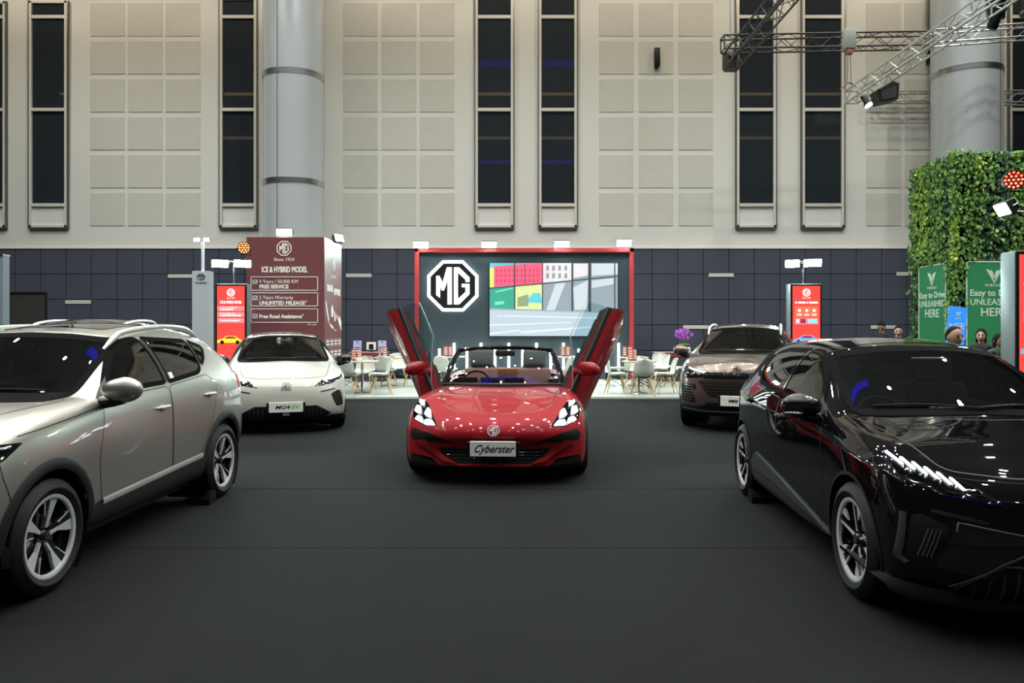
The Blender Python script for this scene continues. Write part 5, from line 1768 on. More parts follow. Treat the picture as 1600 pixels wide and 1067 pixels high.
# ------------------------------------------------------------------ white totem of the neighbouring stand
Y = 20.0
K = Y / F_PX
t = thing('brand_totem', 'slim pale grey totem with oval emblem and lamp pole', 'totem', ((317 - 800) * K, Y, 0))
M_TOTEM = mat('totem_grey', (0.45, 0.50, 0.54), 0.4)
hz = CAM_H + (HOR - 424) * K
MB().box2((-14 * K, -0.12, 0), (14 * K, 0.12, hz), 0.006, 1).build('slab', M_TOTEM, t, smooth=False)
M_EMB = mat('emblem_dark', (0.05, 0.06, 0.07), 0.3, 0.5)
ez = CAM_H + (HOR - 433) * K


def ell(rx, rz, zc=0):
    return [(rx * math.cos(2 * PI * q / 28), -0.125, ez + zc + rz * math.sin(2 * PI * q / 28)) for q in range(28)]


e = MB().tube(ell(0.10, 0.075), 0.010, 6, True).build('emblem', M_EMB, t)
MB().tube(ell(0.036, 0.072), 0.009, 6, True).build('emblem_loop', M_EMB, e)
MB().tube(ell(0.078, 0.028, 0.036), 0.009, 6, True).build('emblem_loop', M_EMB, e)
text('lettering', 'TOYOTA', 0.075, M_EMB, t, (0, -0.123, ez - 0.165), bold=0.002)
MB().cyl((0, 0, hz), (0, 0, CAM_H + (HOR - 377) * K), 0.04, n=12).build('lamp_pole', mat('totem_white', (0.75, 0.78, 0.78), 0.4), t)
for px in (307.5, 322.5):
    floodlight('%s small white lamp on the pale totem pole' % ('left' if px < 315 else 'right'), P(px, 374.5, Y), (0.2, -1, -0.2), 'lamps on the totem pole', 0.15, 0.10)
t = thing('partition', 'blue grey partition edge at the far left side', 'partition', ((-40 - 800) * 15 / F_PX, 15, 0))
MB().box2((-45 * 15 / F_PX, 0, 0), (45 * 15 / F_PX, 0.2, CAM_H + (HOR - 399) * 15 / F_PX), 0.01, 1).build('panel', mat('partition_grey', (0.20, 0.25, 0.28), 0.5), t, smooth=False)
MB().box2((-45 * 15 / F_PX, -0.02, CAM_H + (HOR - 399) * 15 / F_PX), (45 * 15 / F_PX, 0.22, CAM_H + (HOR - 397) * 15 / F_PX)).build('top_rail', M_STEEL, t, smooth=False)

# ------------------------------------------------------------------ lounge furniture
M_SHELL = mat('chair_shell_white', (0.60, 0.63, 0.58), 0.4)
M_BEECH = mat('beech_wood', (0.52, 0.36, 0.18), 0.5, noise=0.18, nscale=14)
M_TABLETOP = mat('pale_table_top', (0.72, 0.71, 0.62), 0.4)
ZP = 0.053


def make_chair():
    r = thing('shell_chair', 'white shell chair', 'chair')
    # seat and back in one shell: v runs from the front lip up the back
    prof = [(-.25, .41, .20), (-.23, .435, .215), (-.10, .435, .23), (.06, .425, .235), (.14, .435, .24), (.185, .50, .235), (.21, .60, .225), (.235, .70, .21), (.26, .78, .18), (.27, .815, .13), (.272, .825, .06)]
    mb = MB()
    G = []
    nu = 12
    for (y, z, w) in prof:
        row = []
        for k in range(nu + 1):
            u = -1 + 2 * k / nu
            lift = 0.05 * abs(u) ** 2.5 if z < .55 else 0.0
            fwd = 0.06 * abs(u) ** 2.2 if z >= .43 else 0.0
            row.append(mb.bm.verts.new((w * u, y - fwd * min(1, max(0, (z - .43) / .15)), z + lift)))
        G.append(row)
    for i in range(len(G) - 1):
        for k in range(nu):
            mb.bm.faces.new((G[i][k], G[i][k + 1], G[i + 1][k + 1], G[i + 1][k]))
    bmesh.ops.recalc_face_normals(mb.bm, faces=mb.bm.faces[:])
    bmesh.ops.solidify(mb.bm, geom=mb.bm.faces[:], thickness=0.012)
    mb.build('seat_shell', M_SHELL, r, angle=1.2)
    for sx in (-1, 1):
        for sy in (-1, 1):
            MB().cyl((sx * .24, sy * .235 + .0, 0), (sx * .13, sy * .12 + .0, .41), .011, .017, 10).build('leg', M_BEECH, r)
    mb = MB()
    for a, c in (((-.20, -.195, .16), (.15, -.14, .36)), ((.20, -.195, .16), (-.15, -.14, .36)), ((-.20, .195, .16), (.15, .14, .36)), ((.20, .195, .16), (-.15, .14, .36)),
                 ((-.20, -.195, .16), (-.15, .14, .36)), ((.20, -.195, .16), (.15, .14, .36))):
        mb.cyl(a, c, .005, n=5)
    mb.build('wire_brace', M_BLACK, r)
    mb = MB()
    mb.box((0, 0, .405), (.28, .26, .012))
    mb.build('seat_plate', M_BLACK, r, smooth=False)
    return r


chair0 = make_chair()
chair_spots = [  # pixel, depth, facing (degrees: 0 looks to the camera, 180 away, 90 to the right), label
    (962, 17.35, 90, 'white chair in profile left of the right front table, facing its cards'),
    (1004, 16.98, 180, 'white chair seen from behind at the right front table'),
    (1041, 17.35, -90, 'white chair in profile right of the right front table'),
    (1001, 18.25, 0, 'white chair behind the right front table, facing the hall'),
    (961, 19.7, 80, 'white chair left of the right rear table'),
    (1031, 19.5, -80, 'white chair right of the right rear table, back turned to the counter'),
    (990, 18.9, 170, 'white chair between the two right tables'),
    (1033, 20.75, 0, 'white chair with its back against the right counter'),
    (1070, 19.9, -80, 'white chair beside the bronze SUV below the orchid'),
    (595, 17.25, -75, 'white chair in profile right of the left front table'),
    (543, 17.0, 170, 'white chair partly hidden by the white hatchback'),
    (569, 18.35, 0, 'white chair behind the left front table, facing the hall'),
    (622, 20.6, 10, 'white chair facing the hall at the left rear table'),
    (603, 19.0, 165, 'white chair with its back turned at the left rear table'),
    (645, 19.6, -80, 'white chair right of the left rear table near the raised door'),
    (694, 18.7, 160, 'white chair seen past the left side of the roadster windscreen'),
    (893, 18.7, 200, 'white chair seen past the right side of the roadster windscreen'),
]
for i, (px, Y, a, lab) in enumerate(chair_spots):
    c = chair0 if i == 0 else copy_tree(chair0)
    c.location = ((px - 800) * Y / F_PX, Y, ZP)
    c.rotation_euler = (0, 0, math.radians(a))
    tag(c, lab, 'chair', 'white shell chairs of the lounge')


def make_table():
    r = thing('round_table', 'round table', 'table')
    MB().lathe([(.001, .715), (.36, .715), (.385, .722), (.39, .735), (.385, .748), (.37, .75), (.001, .75)], 40).build('table_top', M_TABLETOP, r)
    MB().lathe([(.386, .720), (.393, .725), (.393, .745), (.386, .747)], 40).build('edge_band', M_BEECH, r)
    MB().cyl((0, 0, .02), (0, 0, .715), .032, n=16).build('column', M_CHROME, r)
    MB().lathe([(.001, 0), (.22, 0), (.225, .008), (.20, .018), (.05, .03), (.04, .06), (.032, .08)], 36).build('foot_disc', M_CHROME, r)
    return r


table0 = make_table()
tables = [(998, 17.55, 'round table with a chrome foot in the right front of the lounge'), (990, 19.75, 'round table in the right rear of the lounge'),
          (566, 17.6, 'round table in the left front of the lounge'), (607, 19.75, 'round table in the left rear of the lounge'),
          (708, 20.2, 'round table half hidden behind the roadster windscreen on the left'), (893, 20.2, 'round table half hidden behind the roadster windscreen on the right')]
M_CARD = mat('menu_card_red', (0.42, 0.10, 0.08), 0.5, noise=0.4, nscale=25)
for i, (px, Y, lab) in enumerate(tables):
    t = table0 if i == 0 else copy_tree(table0)
    t.location = ((px - 800) * Y / F_PX, Y, ZP)
    tag(t, lab, 'table', 'round lounge tables')
    ox = -0.12 if i % 2 == 0 else -0.16
    c = thing('menu_stand', 'upright red menu card on the ' + lab.split(' in the ')[-1].replace(' of the lounge', '') + ' table' if ' in the ' in lab else 'upright red menu card on the table behind the %s side of the windscreen' % ('left' if i == 4 else 'right'), 'menu card', (t.location.x + ox, Y, ZP + .75), 0.3 * (-1) ** i, 'menu cards on the tables')
    for s in (-1, 1):
        MB().box((s * .07, s * .02, .14), (.115, .006, .26), M=Matrix.Rotation(s * .4, 4, 'Z')).build('card', M_CARD, c, smooth=False)
        for q in range(4):
            MB().box((s * .07, s * .02 - .004, .06 + .055 * q), (.085, .003, .022), M=Matrix.Rotation(s * .4, 4, 'Z')).build('card_print', M_TOWERTXT, c, smooth=False)
    MB().box((0, 0, .006), (.22, .08, .012), .003, 1).build('card_foot', M_BLACK, c, smooth=False)
for px, Y, lab in ((553, 17.6, 'small white bowl on the left front table'), (606, 19.6, 'small white bowl on the left rear table')):
    bo = thing('bowl', lab, 'bowl', ((px - 800) * Y / F_PX + .14, Y - .15, ZP + .75))
    MB().lathe([(.001, .004), (.05, .004), (.085, .05), (.09, .085), (.083, .085), (.075, .05), (.045, .014), (.001, .014)], 24).build('bowl_body', M_WHITE, bo)
    MB().sphere((0, 0, .06), .06, 10, (1, 1, .5)).build('wrapped_sweets', M_TOWERTXT, bo)

# counters
M_COUNTER = mat('counter_body', (0.045, 0.05, 0.055), 0.4)
M_CTOP = mat('counter_burgundy', (0.22, 0.03, 0.045), 0.35)
Y = 21.35
for px0, px1, lab in ((546, 604, 'dark counter with burgundy top beside the burgundy tower'), (1024, 1100, 'dark counter with burgundy top carrying the orchid')):
    x0, x1 = (px0 - 800) * Y / F_PX, (px1 - 800) * Y / F_PX
    c = thing('counter', lab, 'counter', ((x0 + x1) / 2, Y, 0.045))
    w = (x1 - x0) / 2
    MB().box2((-w + .03, 0, 0), (w - .03, .5, .72), .006, 1).build('counter_body', M_COUNTER, c, smooth=False)
    MB().box2((-w, -.03, .70), (w, .53, .815), .008, 1).build('counter_top', M_CTOP, c, smooth=False)
    MB().box2((-w - .01, -.04, .815), (w + .01, .54, .83), .004, 1).build('top_slab', mat('counter_slab', (0.35, 0.28, 0.27), .3), c, smooth=False)
zc = .045 + .83
M_LEAFLET = mat('leaflet_lavender', (0.40, 0.42, 0.62), .4)
for px, lab in ((556.5, 'lavender leaflet holder at the left end of the counter'), (595.5, 'lavender leaflet holder at the right end of the counter')):
    s = thing('leaflet_holder', lab, 'leaflet holder', ((px - 800) * Y / F_PX, Y + .15, zc))
    MB().box((0, 0, .17), (.23, .012, .31), M=Matrix.Rotation(-.12, 4, 'X')).build('leaflet', M_LEAFLET, s, smooth=False)
    MB().box((0, -.02, .13), (.15, .005, .02), M=Matrix.Rotation(-.12, 4, 'X')).build('leaflet_print', mat('leaflet_blue', (.08, .10, .40), .4), s, smooth=False)
    MB().box((0, -.02, .28), (.05, .005, .03), M=Matrix.Rotation(-.12, 4, 'X')).build('leaflet_print', mat('leaflet_blue', (.08, .10, .40), .4), s, smooth=False)
    MB().box((0, .02, .006), (.24, .12, .012), .003, 1).build('holder_foot', M_WHITE, s, smooth=False)
s = thing('picture_frame', 'small framed picture standing between the two leaflet holders', 'picture', ((578 - 800) * Y / F_PX, Y + .2, zc))
MB().box((0, 0, .17), (.26, .02, .22), .004, 1).build('frame', M_WHITE, s, smooth=False)
MB().box((0, -.012, .15), (.13, .006, .15)).build('print', M_BLACK, s, smooth=False)
MB().box((0, .05, .03), (.06, .12, .06)).build('frame_foot', M_BLACK, s, smooth=False)
# orchid
ox = (1071 - 800) * Y / F_PX
o = thing('potted_orchid', 'purple orchid in a low white pot on the counter', 'orchid', (ox, Y + .22, zc))
MB().box((0, 0, .07), (.34, .22, .14), .02, 2).build('pot', M_WHITE, o)
MB().box((0, 0, .142), (.31, .19, .01)).build('soil', mat('moss', (.05, .08, .02), .9, noise=.4, nscale=20), o, smooth=False)
M_ORL = mat('orchid_leaf', (.12, .20, .03), .4)
for k in range(9):
    a = 2 * PI * k / 9
    mb = MB()
    for s_ in range(4):
        pass
    pts = [(0.02 * math.cos(a), 0.02 * math.sin(a), .14), (.10 * math.cos(a), .08 * math.sin(a), .22), (.19 * math.cos(a), .13 * math.sin(a), .20)]
    mb.tube(pts, [.012, .024, .004], 6)
    mb.build('leaf', M_ORL, o)
M_PETAL = mat('orchid_petal', (.42, .10, .55), .5, noise=.25, nscale=30)
rng = random.Random(3)
for k in range(6):
    dx = -.17 + .068 * k
    MB().tube([(dx * .3, 0, .14), (dx * .7, 0, .32), (dx, -.03, .50)], .005, 5).build('stem', M_ORL, o)
for k in range(46):
    a, b_ = rng.uniform(0, 2 * PI), rng.uniform(-.9, 1)
    r_ = .8 + .2 * rng.random()
    c = Vector((.235 * r_ * math.cos(a) * math.sqrt(1 - b_ * b_), .16 * r_ * math.sin(a) * math.sqrt(1 - b_ * b_), .50 + .165 * r_ * b_))
    mb = MB()
    yaw = rng.uniform(-.6, .6)
    for j in range(5):
        an = 2 * PI * j / 5 + rng.random()
        mb.sphere((.026 * math.cos(an), 0, .026 * math.sin(an)), .022, 6, (1, .3, 1))
    mb.build('blossom', M_PETAL, o, c, (0, 0, yaw))

# wheel chocks and blocks by the tyres
M_CHOCK = mat('chock_black', (.003, .003, .0035), .6, spec=.2)


def chock(root, lx, ly, lab, sy=1):
    p = Matrix.Translation(root.location) @ Matrix.Rotation(root.rotation_euler.z, 4, 'Z') @ Vector((lx, ly, 0))
    c = MB().prism([(0, 0), (.13 * sy, 0), (.15 * sy, .04), (.13 * sy, .11), (.03 * sy, .11), (0, .05)], -.07, .07, 'X').build('wheel_chock', M_CHOCK, None, p, (0, 0, root.rotation_euler.z), smooth=False)
    tag(c, lab, 'wheel chock', 'black wheel chocks')


chock(car_silver, .83, 1.2925 - .36, 'black wheel chock before the rear tyre of the silver SUV')
chock(car_black, -.83, 1.3525 - .36, 'black wheel chock before the rear tyre of the black hatchback')

# ------------------------------------------------------------------ living wall of the neighbouring stand
YN, YF = 17.5, 19.4
XC = 690 * YN / F_PX
HV = CAM_H + (HOR - 240) * YN / F_PX
XE = XC + 3.6
lw = thing('living_wall', 'tall block of hanging green plants around the right column', 'plant wall', (XC, YN, 0))
mb = MB()
mb.box2((0.08, 0.08, 0), (0.30, YF - YN - .05, HV - .05))
mb.box2((0.08, 0.08, 0), (XE - XC, 0.35, HV - .05))
mb.build('backing_panel', mat('plant_backing', (.012, .022, .010), .9, noise=.5, nscale=4), lw, smooth=False)
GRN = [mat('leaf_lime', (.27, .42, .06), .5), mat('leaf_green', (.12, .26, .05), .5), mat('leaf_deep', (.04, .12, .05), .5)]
SIGN_F = ((1508 - 800) * YN / F_PX - XC, (1596 - 800) * YN / F_PX - XC, CAM_H + (HOR - 577) * YN / F_PX, CAM_H + (HOR - 408) * YN / F_PX)
ysA, ysB = 18.95, 17.75                    # side sign from far to near
SIGN_S = (ysB - YN, ysA - YN, .61, 3.08)


def patchy(u, v, s=0.0):
    return math.sin(u * 3.1 + s + 1.3 * math.sin(v * 1.1)) + .7 * math.sin(v * 2.3 + u * 1.7 + s) + .5 * math.sin(u * 7.7 - v * .9)


rng = random.Random(11)
LEAF = [[], [], []]
for face, n in (('S', 5200), ('F', 7600), ('T', 500), ('C', 900)):
    for _ in range(n):
        if face == 'S':
            u, v = rng.uniform(0, YF - YN), rng.uniform(0.1, HV)
            if SIGN_S[0] < u < SIGN_S[1] and SIGN_S[2] < v < SIGN_S[3]:
                continue
            p, nrm = Vector((0.05 - rng.random() * .14, u, v)), Vector((-1, -.25, .1))
        elif face == 'F':
            u, v = rng.uniform(0, XE - XC), rng.uniform(0.1, HV)
            if SIGN_F[0] < u < SIGN_F[1] and SIGN_F[2] < v < SIGN_F[3]:
                continue
            p, nrm = Vector((u, 0.05 - rng.random() * .14, v)), Vector((0, -1, .1))
        elif face == 'T':
            u = rng.uniform(0, XE - XC)
            p, nrm = Vector((u, rng.uniform(-.05, .25), HV + rng.random() * .09)), Vector((0, -.6, .6))
        else:
            v = rng.uniform(0.1, HV)
            u = 0
            p, nrm = Vector((rng.uniform(-.06, .10), rng.uniform(-.06, .10), v)), Vector((-.7, -.7, .1))
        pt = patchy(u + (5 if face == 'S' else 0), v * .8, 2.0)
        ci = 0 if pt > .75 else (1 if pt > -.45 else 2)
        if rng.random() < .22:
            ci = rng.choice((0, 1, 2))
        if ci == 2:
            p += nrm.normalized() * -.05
        LEAF[ci].append((p, nrm, rng.uniform(.055, .115)))
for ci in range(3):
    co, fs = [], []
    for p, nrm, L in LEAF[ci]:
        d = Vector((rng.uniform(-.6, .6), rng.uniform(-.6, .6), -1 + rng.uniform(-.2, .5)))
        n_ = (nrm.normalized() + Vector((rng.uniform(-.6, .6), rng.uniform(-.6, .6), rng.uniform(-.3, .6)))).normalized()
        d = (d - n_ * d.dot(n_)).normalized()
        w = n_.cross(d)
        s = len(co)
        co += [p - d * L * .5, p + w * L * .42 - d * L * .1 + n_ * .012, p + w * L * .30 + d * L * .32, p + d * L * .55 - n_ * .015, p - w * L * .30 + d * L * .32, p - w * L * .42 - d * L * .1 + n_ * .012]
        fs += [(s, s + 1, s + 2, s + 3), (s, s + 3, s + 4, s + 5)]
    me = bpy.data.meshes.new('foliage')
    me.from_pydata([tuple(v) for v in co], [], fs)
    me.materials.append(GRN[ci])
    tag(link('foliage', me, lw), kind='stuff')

M_SIGNG = mat('sign_green', (.04, .27, .11), .4)
M_SIGNW = mat('sign_white', (.72, .80, .74), .5)


def vee(parent, loc, s, rot):
    o_ = None
    for k, (a, t) in enumerate(((1.0, .16), (.62, .12), (.36, .08))):
        top = .95 - .12 * k
        mb = MB()
        for sg in (-1, 1):
            q = [(sg * .62 * a * s, top * s * .5), (sg * (.62 * a - t) * s, top * s * .5), (0, (-.50 + .16 * k + t) * s), (0, (-.62 + .16 * k) * s)]
            mb.prism(q if sg > 0 else q[::-1], -.004, 0)
        x = mb.build('emblem' if o_ is None else 'emblem_stroke', M_SIGNW, parent if o_ is None else o_, loc if o_ is None else None, rot if o_ is None else None, smooth=False)
        o_ = o_ or x


def green_sign(lab, loc, rz, W, z0, z1):
    s = thing('green_sign', lab, 'sign', loc, rz)
    H = z1 - z0
    MB().box2((-W / 2, -.03, z0), (W / 2, .03, z1), .012, 2).build('board', M_SIGNG, s, smooth=False)
    mb = MB()
    for a, b_ in (((-W / 2, z0), (W / 2, z0 + .03)), ((-W / 2, z1 - .03), (W / 2, z1)), ((-W / 2, z0), (-W / 2 + .03, z1)), ((W / 2 - .03, z0), (W / 2, z1))):
        mb.box2((a[0], -.036, a[1]), (b_[0], -.029, b_[1]))
    mb.build('border', M_SIGNW, s, smooth=False)
    vee(s, (0, -.032, z1 - .33), .30, None)
    text('lettering', 'V I N F A S T', .085, M_SIGNW, s, (0, -.032, z1 - .56), bold=.002, sx=.9)
    text('lettering', 'Easy to Drive', .205, M_SIGNW, s, (0, -.032, z1 - .735), bold=.003)
    text('lettering', 'UNLEASHED', .20, M_SIGNW, s, (0, -.032, z1 - .945), bold=.002)
    text('lettering', 'HERE', .27, M_SIGNW, s, (0, -.032, z1 - 1.18), bold=.003)


green_sign('wide green sign on the front of the plant wall', (XC + (SIGN_F[0] + SIGN_F[1]) / 2, YN + .0, 0), 0, SIGN_F[1] - SIGN_F[0], SIGN_F[2], SIGN_F[3])
green_sign('narrow looking green sign on the side of the plant wall', (XC + .0, (ysA + ysB) / 2, 0), -PI / 2 + .0, ysA - ysB, SIGN_S[2], SIGN_S[3])
# blue stand-up board
Y = 14.0
p = P(1495, 511, Y)
s = thing('blue_board', 'tilted blue poster board standing before the plant wall', 'poster board', (p.x, Y, 0))
bz0, bz1 = .9, CAM_H + (HOR - 479) * Y / F_PX
Mx = Matrix.Rotation(.13, 4, 'Y')
MB().box((0, 0, (bz0 + bz1) / 2), (.34, .03, bz1 - bz0), .004, 1, M=Matrix.Translation((-.17, 0, 0)) @ Matrix.Rotation(.10, 4, 'Y')).build('board', em('poster_glow_blue', (.03, .22, .85), .9), s, smooth=False)  # the poster is no lamp; its glow is put into the material
Mp = Matrix.Translation((-.17, 0, 0)) @ Matrix.Rotation(.10, 4, 'Y')
text('lettering', 'NFE', .16, M_SIGNW, s, Mp @ Vector((0, -.018, bz1 - .36)), bold=.004)
MB().box((0, 0, 0), (.12, .004, .015)).build('print_line', M_SIGNW, s, Mp @ Vector((0, -.018, bz1 - .21)), smooth=False)
vee(s, Mp @ Vector((0, -.018, bz1 - .13)), .09, None)
MB().box2((-.03, .0, 0), (.03, .05, bz0 + .3)).build('board_post', M_BLACK, s, smooth=False)
MB().box2((-.22, -.15, 0), (.22, .20, .02), .005, 1).build('board_foot', M_BLACK, s, smooth=False)

# ------------------------------------------------------------------ lighting truss, chain hoists and fittings
M_TRUSSL = mat('truss_aluminium', (.55, .55, .52), .35, .8)
M_TRUSSD = mat('truss_dark', (.05, .045, .042), .5, .3)  # on the horizontal truss this dark tone stands in for backlit shade


def truss(label, a, b_, size, m, seg=.42):
    a, b_ = Vector(a), Vector(b_)
    t = thing('lighting_truss', label, 'truss', a)
    d = b_ - a
    L = d.length
    t_ = d.normalized()
    u = t_.cross(Vector((0, 0, 1))).normalized()
    w = u.cross(t_).normalized()
    cs = [(su * size / 2, sw * size / 2) for su, sw in ((-1, -1), (1, -1), (1, 1), (-1, 1))]
    for cu, cw in cs:
        MB().cyl(u * cu + w * cw, d + u * cu + w * cw, .025, n=8).build('chord', m, t)
    n = max(2, int(L / seg))
    mb = MB()
    for f in range(4):
        (u0, w0), (u1, w1) = cs[f], cs[(f + 1) % 4]
        for k in range(n):
            p0, p1 = t_ * (L * k / n), t_ * (L * (k + 1) / n)
            A, B = (u * u0 + w * w0), (u * u1 + w * w1)
            if k % 2:
                A, B = B, A
            mb.cyl(p0 + A, p1 + B, .011, n=5)
    for k in (0, n):
        p0 = t_ * (L * k / n)
        for f in range(4):
            (u0, w0), (u1, w1) = cs[f], cs[(f + 1) % 4]
            mb.cyl(p0 + u * u0 + w * w0, p0 + u * u1 + w * w1, .02, n=6)
    mb.build('lattice', m, t)
    return t


A0 = P(1141, 97, 20.0)
truss('dark truss running from the far corner up to the top edge', A0, A0 + Vector((0, -6.5, 0)), .38, M_TRUSSD)
B0, B1 = P(1129, 69, 20.4), P(1452, 63, 20.4)
truss('horizontal truss with backlit shade painted dark, crossing two tall windows', B0, B1, .36, M_TRUSSD)
truss('silver horizontal truss passing before the right column', P(1456, 60, 20.4), P(1640, 47, 20.4), .34, M_TRUSSL)
C0 = P(1330, 152, 19.0)
truss('silver truss rising from the chain hoist to the top edge', C0, C0 + Vector((0, -6.5, 0)), .30, M_TRUSSL)
truss('thin silver truss low on the wall beside the right column', P(1367, 152, 24.0), P(1462, 152, 24.0), .30, M_TRUSSL)
truss('thin silver truss beyond the right column at the edge', P(1566, 153, 23.0), P(1660, 153, 23.0), .34, M_TRUSSL)
hz0 = P(1327, 85, 19.0)
h = thing('chain_hoist', 'chain hoist hanging between the dark and silver trusses', 'chain hoist', C0 + Vector((-.05, 0, .20)))
top = (hz0.z - C0.z) - .20
for s_ in (-.05, .05):
    MB().cyl((s_, 0, .12), (s_ * .6, 0, top), .012, n=6).build('chain', M_STEEL, h)
MB().tube([(-.22, 0, 0), (-.04, 0, .16), (.04, 0, .16), (.22, 0, 0)], .02, 6).build('sling', mat('sling_brown', (.16, .06, .04), .6), h)
MB().box((0, 0, top + .06), (.16, .14, .14), .03, 2).build('hoist_block', mat('hoist_rust', (.30, .10, .06), .5), h)
MB().box((0, 0, top + .38), (.28, .2, .5), .03, 2).build('hoist_motor', mat('hoist_grey', (.30, .32, .28), .5), h)
for i, px in enumerate((1141, 1148)):
    c = MB().cyl((0, 0, 0), (0, 0, 4.6), .012, n=6).build('hanging_cable', M_STEEL, None, P(px, 60, 20.5))
    tag(c, '%s steel cable holding the end of the dark truss' % ('left' if i == 0 else 'right'), 'cable', 'truss cables')
bx_ = thing('ballast_box', 'dark square box at the lower end of the dark truss', 'box', P(1143, 98, 20.20))
MB().box((0, 0, 0), (.36, .30, .42), .02, 2).build('box_body', M_TRUSSD, bx_)
MB().box((0, -.155, .05), (.24, .01, .2)).build('box_plate', M_BLACK, bx_, smooth=False)
sp = thing('loudspeaker', 'black wedge loudspeaker slung under the silver truss', 'loudspeaker', P(1383, 146, 18.0))
Mx = Matrix.Rotation(-.45, 4, 'Y')
MB().prism([(-.30, -.16), (.12, -.26), (.30, .06), (.16, .20), (-.24, .14)], -.18, .18, M=Mx).build('cabinet', M_BLACK, sp, smooth=False)
MB().prism([(-.24, -.12), (.10, -.20), (.20, .04), (-.18, .08)], -.19, -.18, M=Mx).build('grille', mat('speaker_mesh', (.02, .02, .021), .8, bump=.5, bscale=300), sp, smooth=False)
sl = thing('spotlight', 'small lit spotlight pointing down under the silver truss', 'spotlight', P(1357, 163, 18.5))
ax = Vector((.35, -.5, -1)).normalized()
q = ax.to_track_quat('Z', 'Y').to_matrix().to_4x4()
MB().lathe([(.001, -.30), (.07, -.28), (.075, -.08), (.115, 0), (.115, .03), (.105, .03)], 24, q).build('can', M_BLACK, sl)
MB().lathe([(.001, .022), (.105, .022)], 24, q).build('lens', mat('spot_emit', (1, 1, 1), .3, emit=(1, 1, .97), estr=30), sl)
MB().tube([(0, 0, -.05), (-.08, .05, .12), (-.02, .05, .26)], .014, 6).build('bracket', M_BLACK, sl)
for i, (px, py, Y, lab) in enumerate(((1556, 28, 14.2, 'black moving head lamp hanging at the top right corner'), (1612, 12, 13.6, 'black lamp cluster at the very top right corner'), (1580, -2, 14.6, 'small black lamp beside the moving head at the top'))):
    m_ = thing('moving_head', lab, 'stage lamp', P(px, py, Y))
    q = Matrix.Rotation(.25 + .4 * i, 4, 'Y') @ Matrix.Rotation(.3, 4, 'X')
    MB().lathe([(.001, -.20), (.08, -.20), (.10, -.16), (.085, .05), (.12, .16), (.12, .20), (.001, .20)], 20, q).build('head', M_BLACK, m_)
    MB().box((0, 0, .34), (.28, .22, .10), .02, 2).build('base', M_BLACK, m_)
    for s_ in (-1, 1):
        MB().box((s_ * .14, 0, .15), (.03, .10, .34), .01, 1).build('yoke_arm', M_BLACK, m_, smooth=False)
wsp = thing('wall_speaker', 'slim black column speaker high on the white wall', 'speaker', (wx(1025.5), YW - .02, wz(92)))
MB().box((0, -.10, 0), (8.5 * KW, .16, 29 * KW), .012, 2).build('cabinet', M_BLACK, wsp)
MB().box((-.02, -.0, -.33), (.08, .06, .05)).build('bracket', M_STEEL, wsp, smooth=False)
wsp = thing('wall_speaker', 'slim black column speaker beside the right column', 'speaker', (wx(1449), YW - .02, wz(91)))
MB().box((0, -.10, 0), (7 * KW, .16, 19 * KW), .012, 2).build('cabinet', M_BLACK, wsp)
MB().box((-.02, -.0, -.2), (.08, .06, .05)).build('bracket', M_STEEL, wsp, smooth=False)

# dark SUV in the next row, only its roof shows above the silver one
PAINT_DARK = mat('dark_slate_paint', (.015, .018, .022), .25, .3, coat=1.0)
car_dark = build_suv('bronze', 'dark SUV with black roof rails showing only its roof behind the silver one', (-6.35, 11.2, 0), math.radians(6), PAINT_DARK)
car_dark.scale = (1.05, 1.05, 1.06)

# ------------------------------------------------------------------ visitors standing behind the black hatchback
SKIN_A, SKIN_B = mat('skin_tan', (.42, .24, .16), .55), mat('skin_light', (.60, .38, .28), .55)
HAIR = mat('black_hair', (.006, .0055, .0055), .75, bump=.3, bscale=200, spec=.15)
CLOTH = {c: mat('cloth_' + c, v, .8, noise=.15, nscale=12) for c, v in dict(black=(.012, .012, .014), navy=(.02, .025, .05), grey=(.10, .10, .11), green=(.02, .06, .045)).items()}


def skin_body(name, joints, edges, material, parent, sub=2):
    me = bpy.data.meshes.new(name)
    me.from_pydata([j[0] for j in joints], edges, [])
    o_ = bpy.data.objects.new(name, me)
    COL.objects.link(o_)
    o_.modifiers.new('s', 'SKIN')
    for v, j in zip(me.skin_vertices[0].data, joints):
        v.radius = (j[1], j[2])
        v.use_root = False
    me.skin_vertices[0].data[0].use_root = True
    o_.modifiers.new('u', 'SUBSURF').levels = sub
    o_.modifiers['u'].render_levels = sub
    m_ = evaluated_mesh(o_, material)
    m_.shade_smooth()
    return link(name, m_, parent)


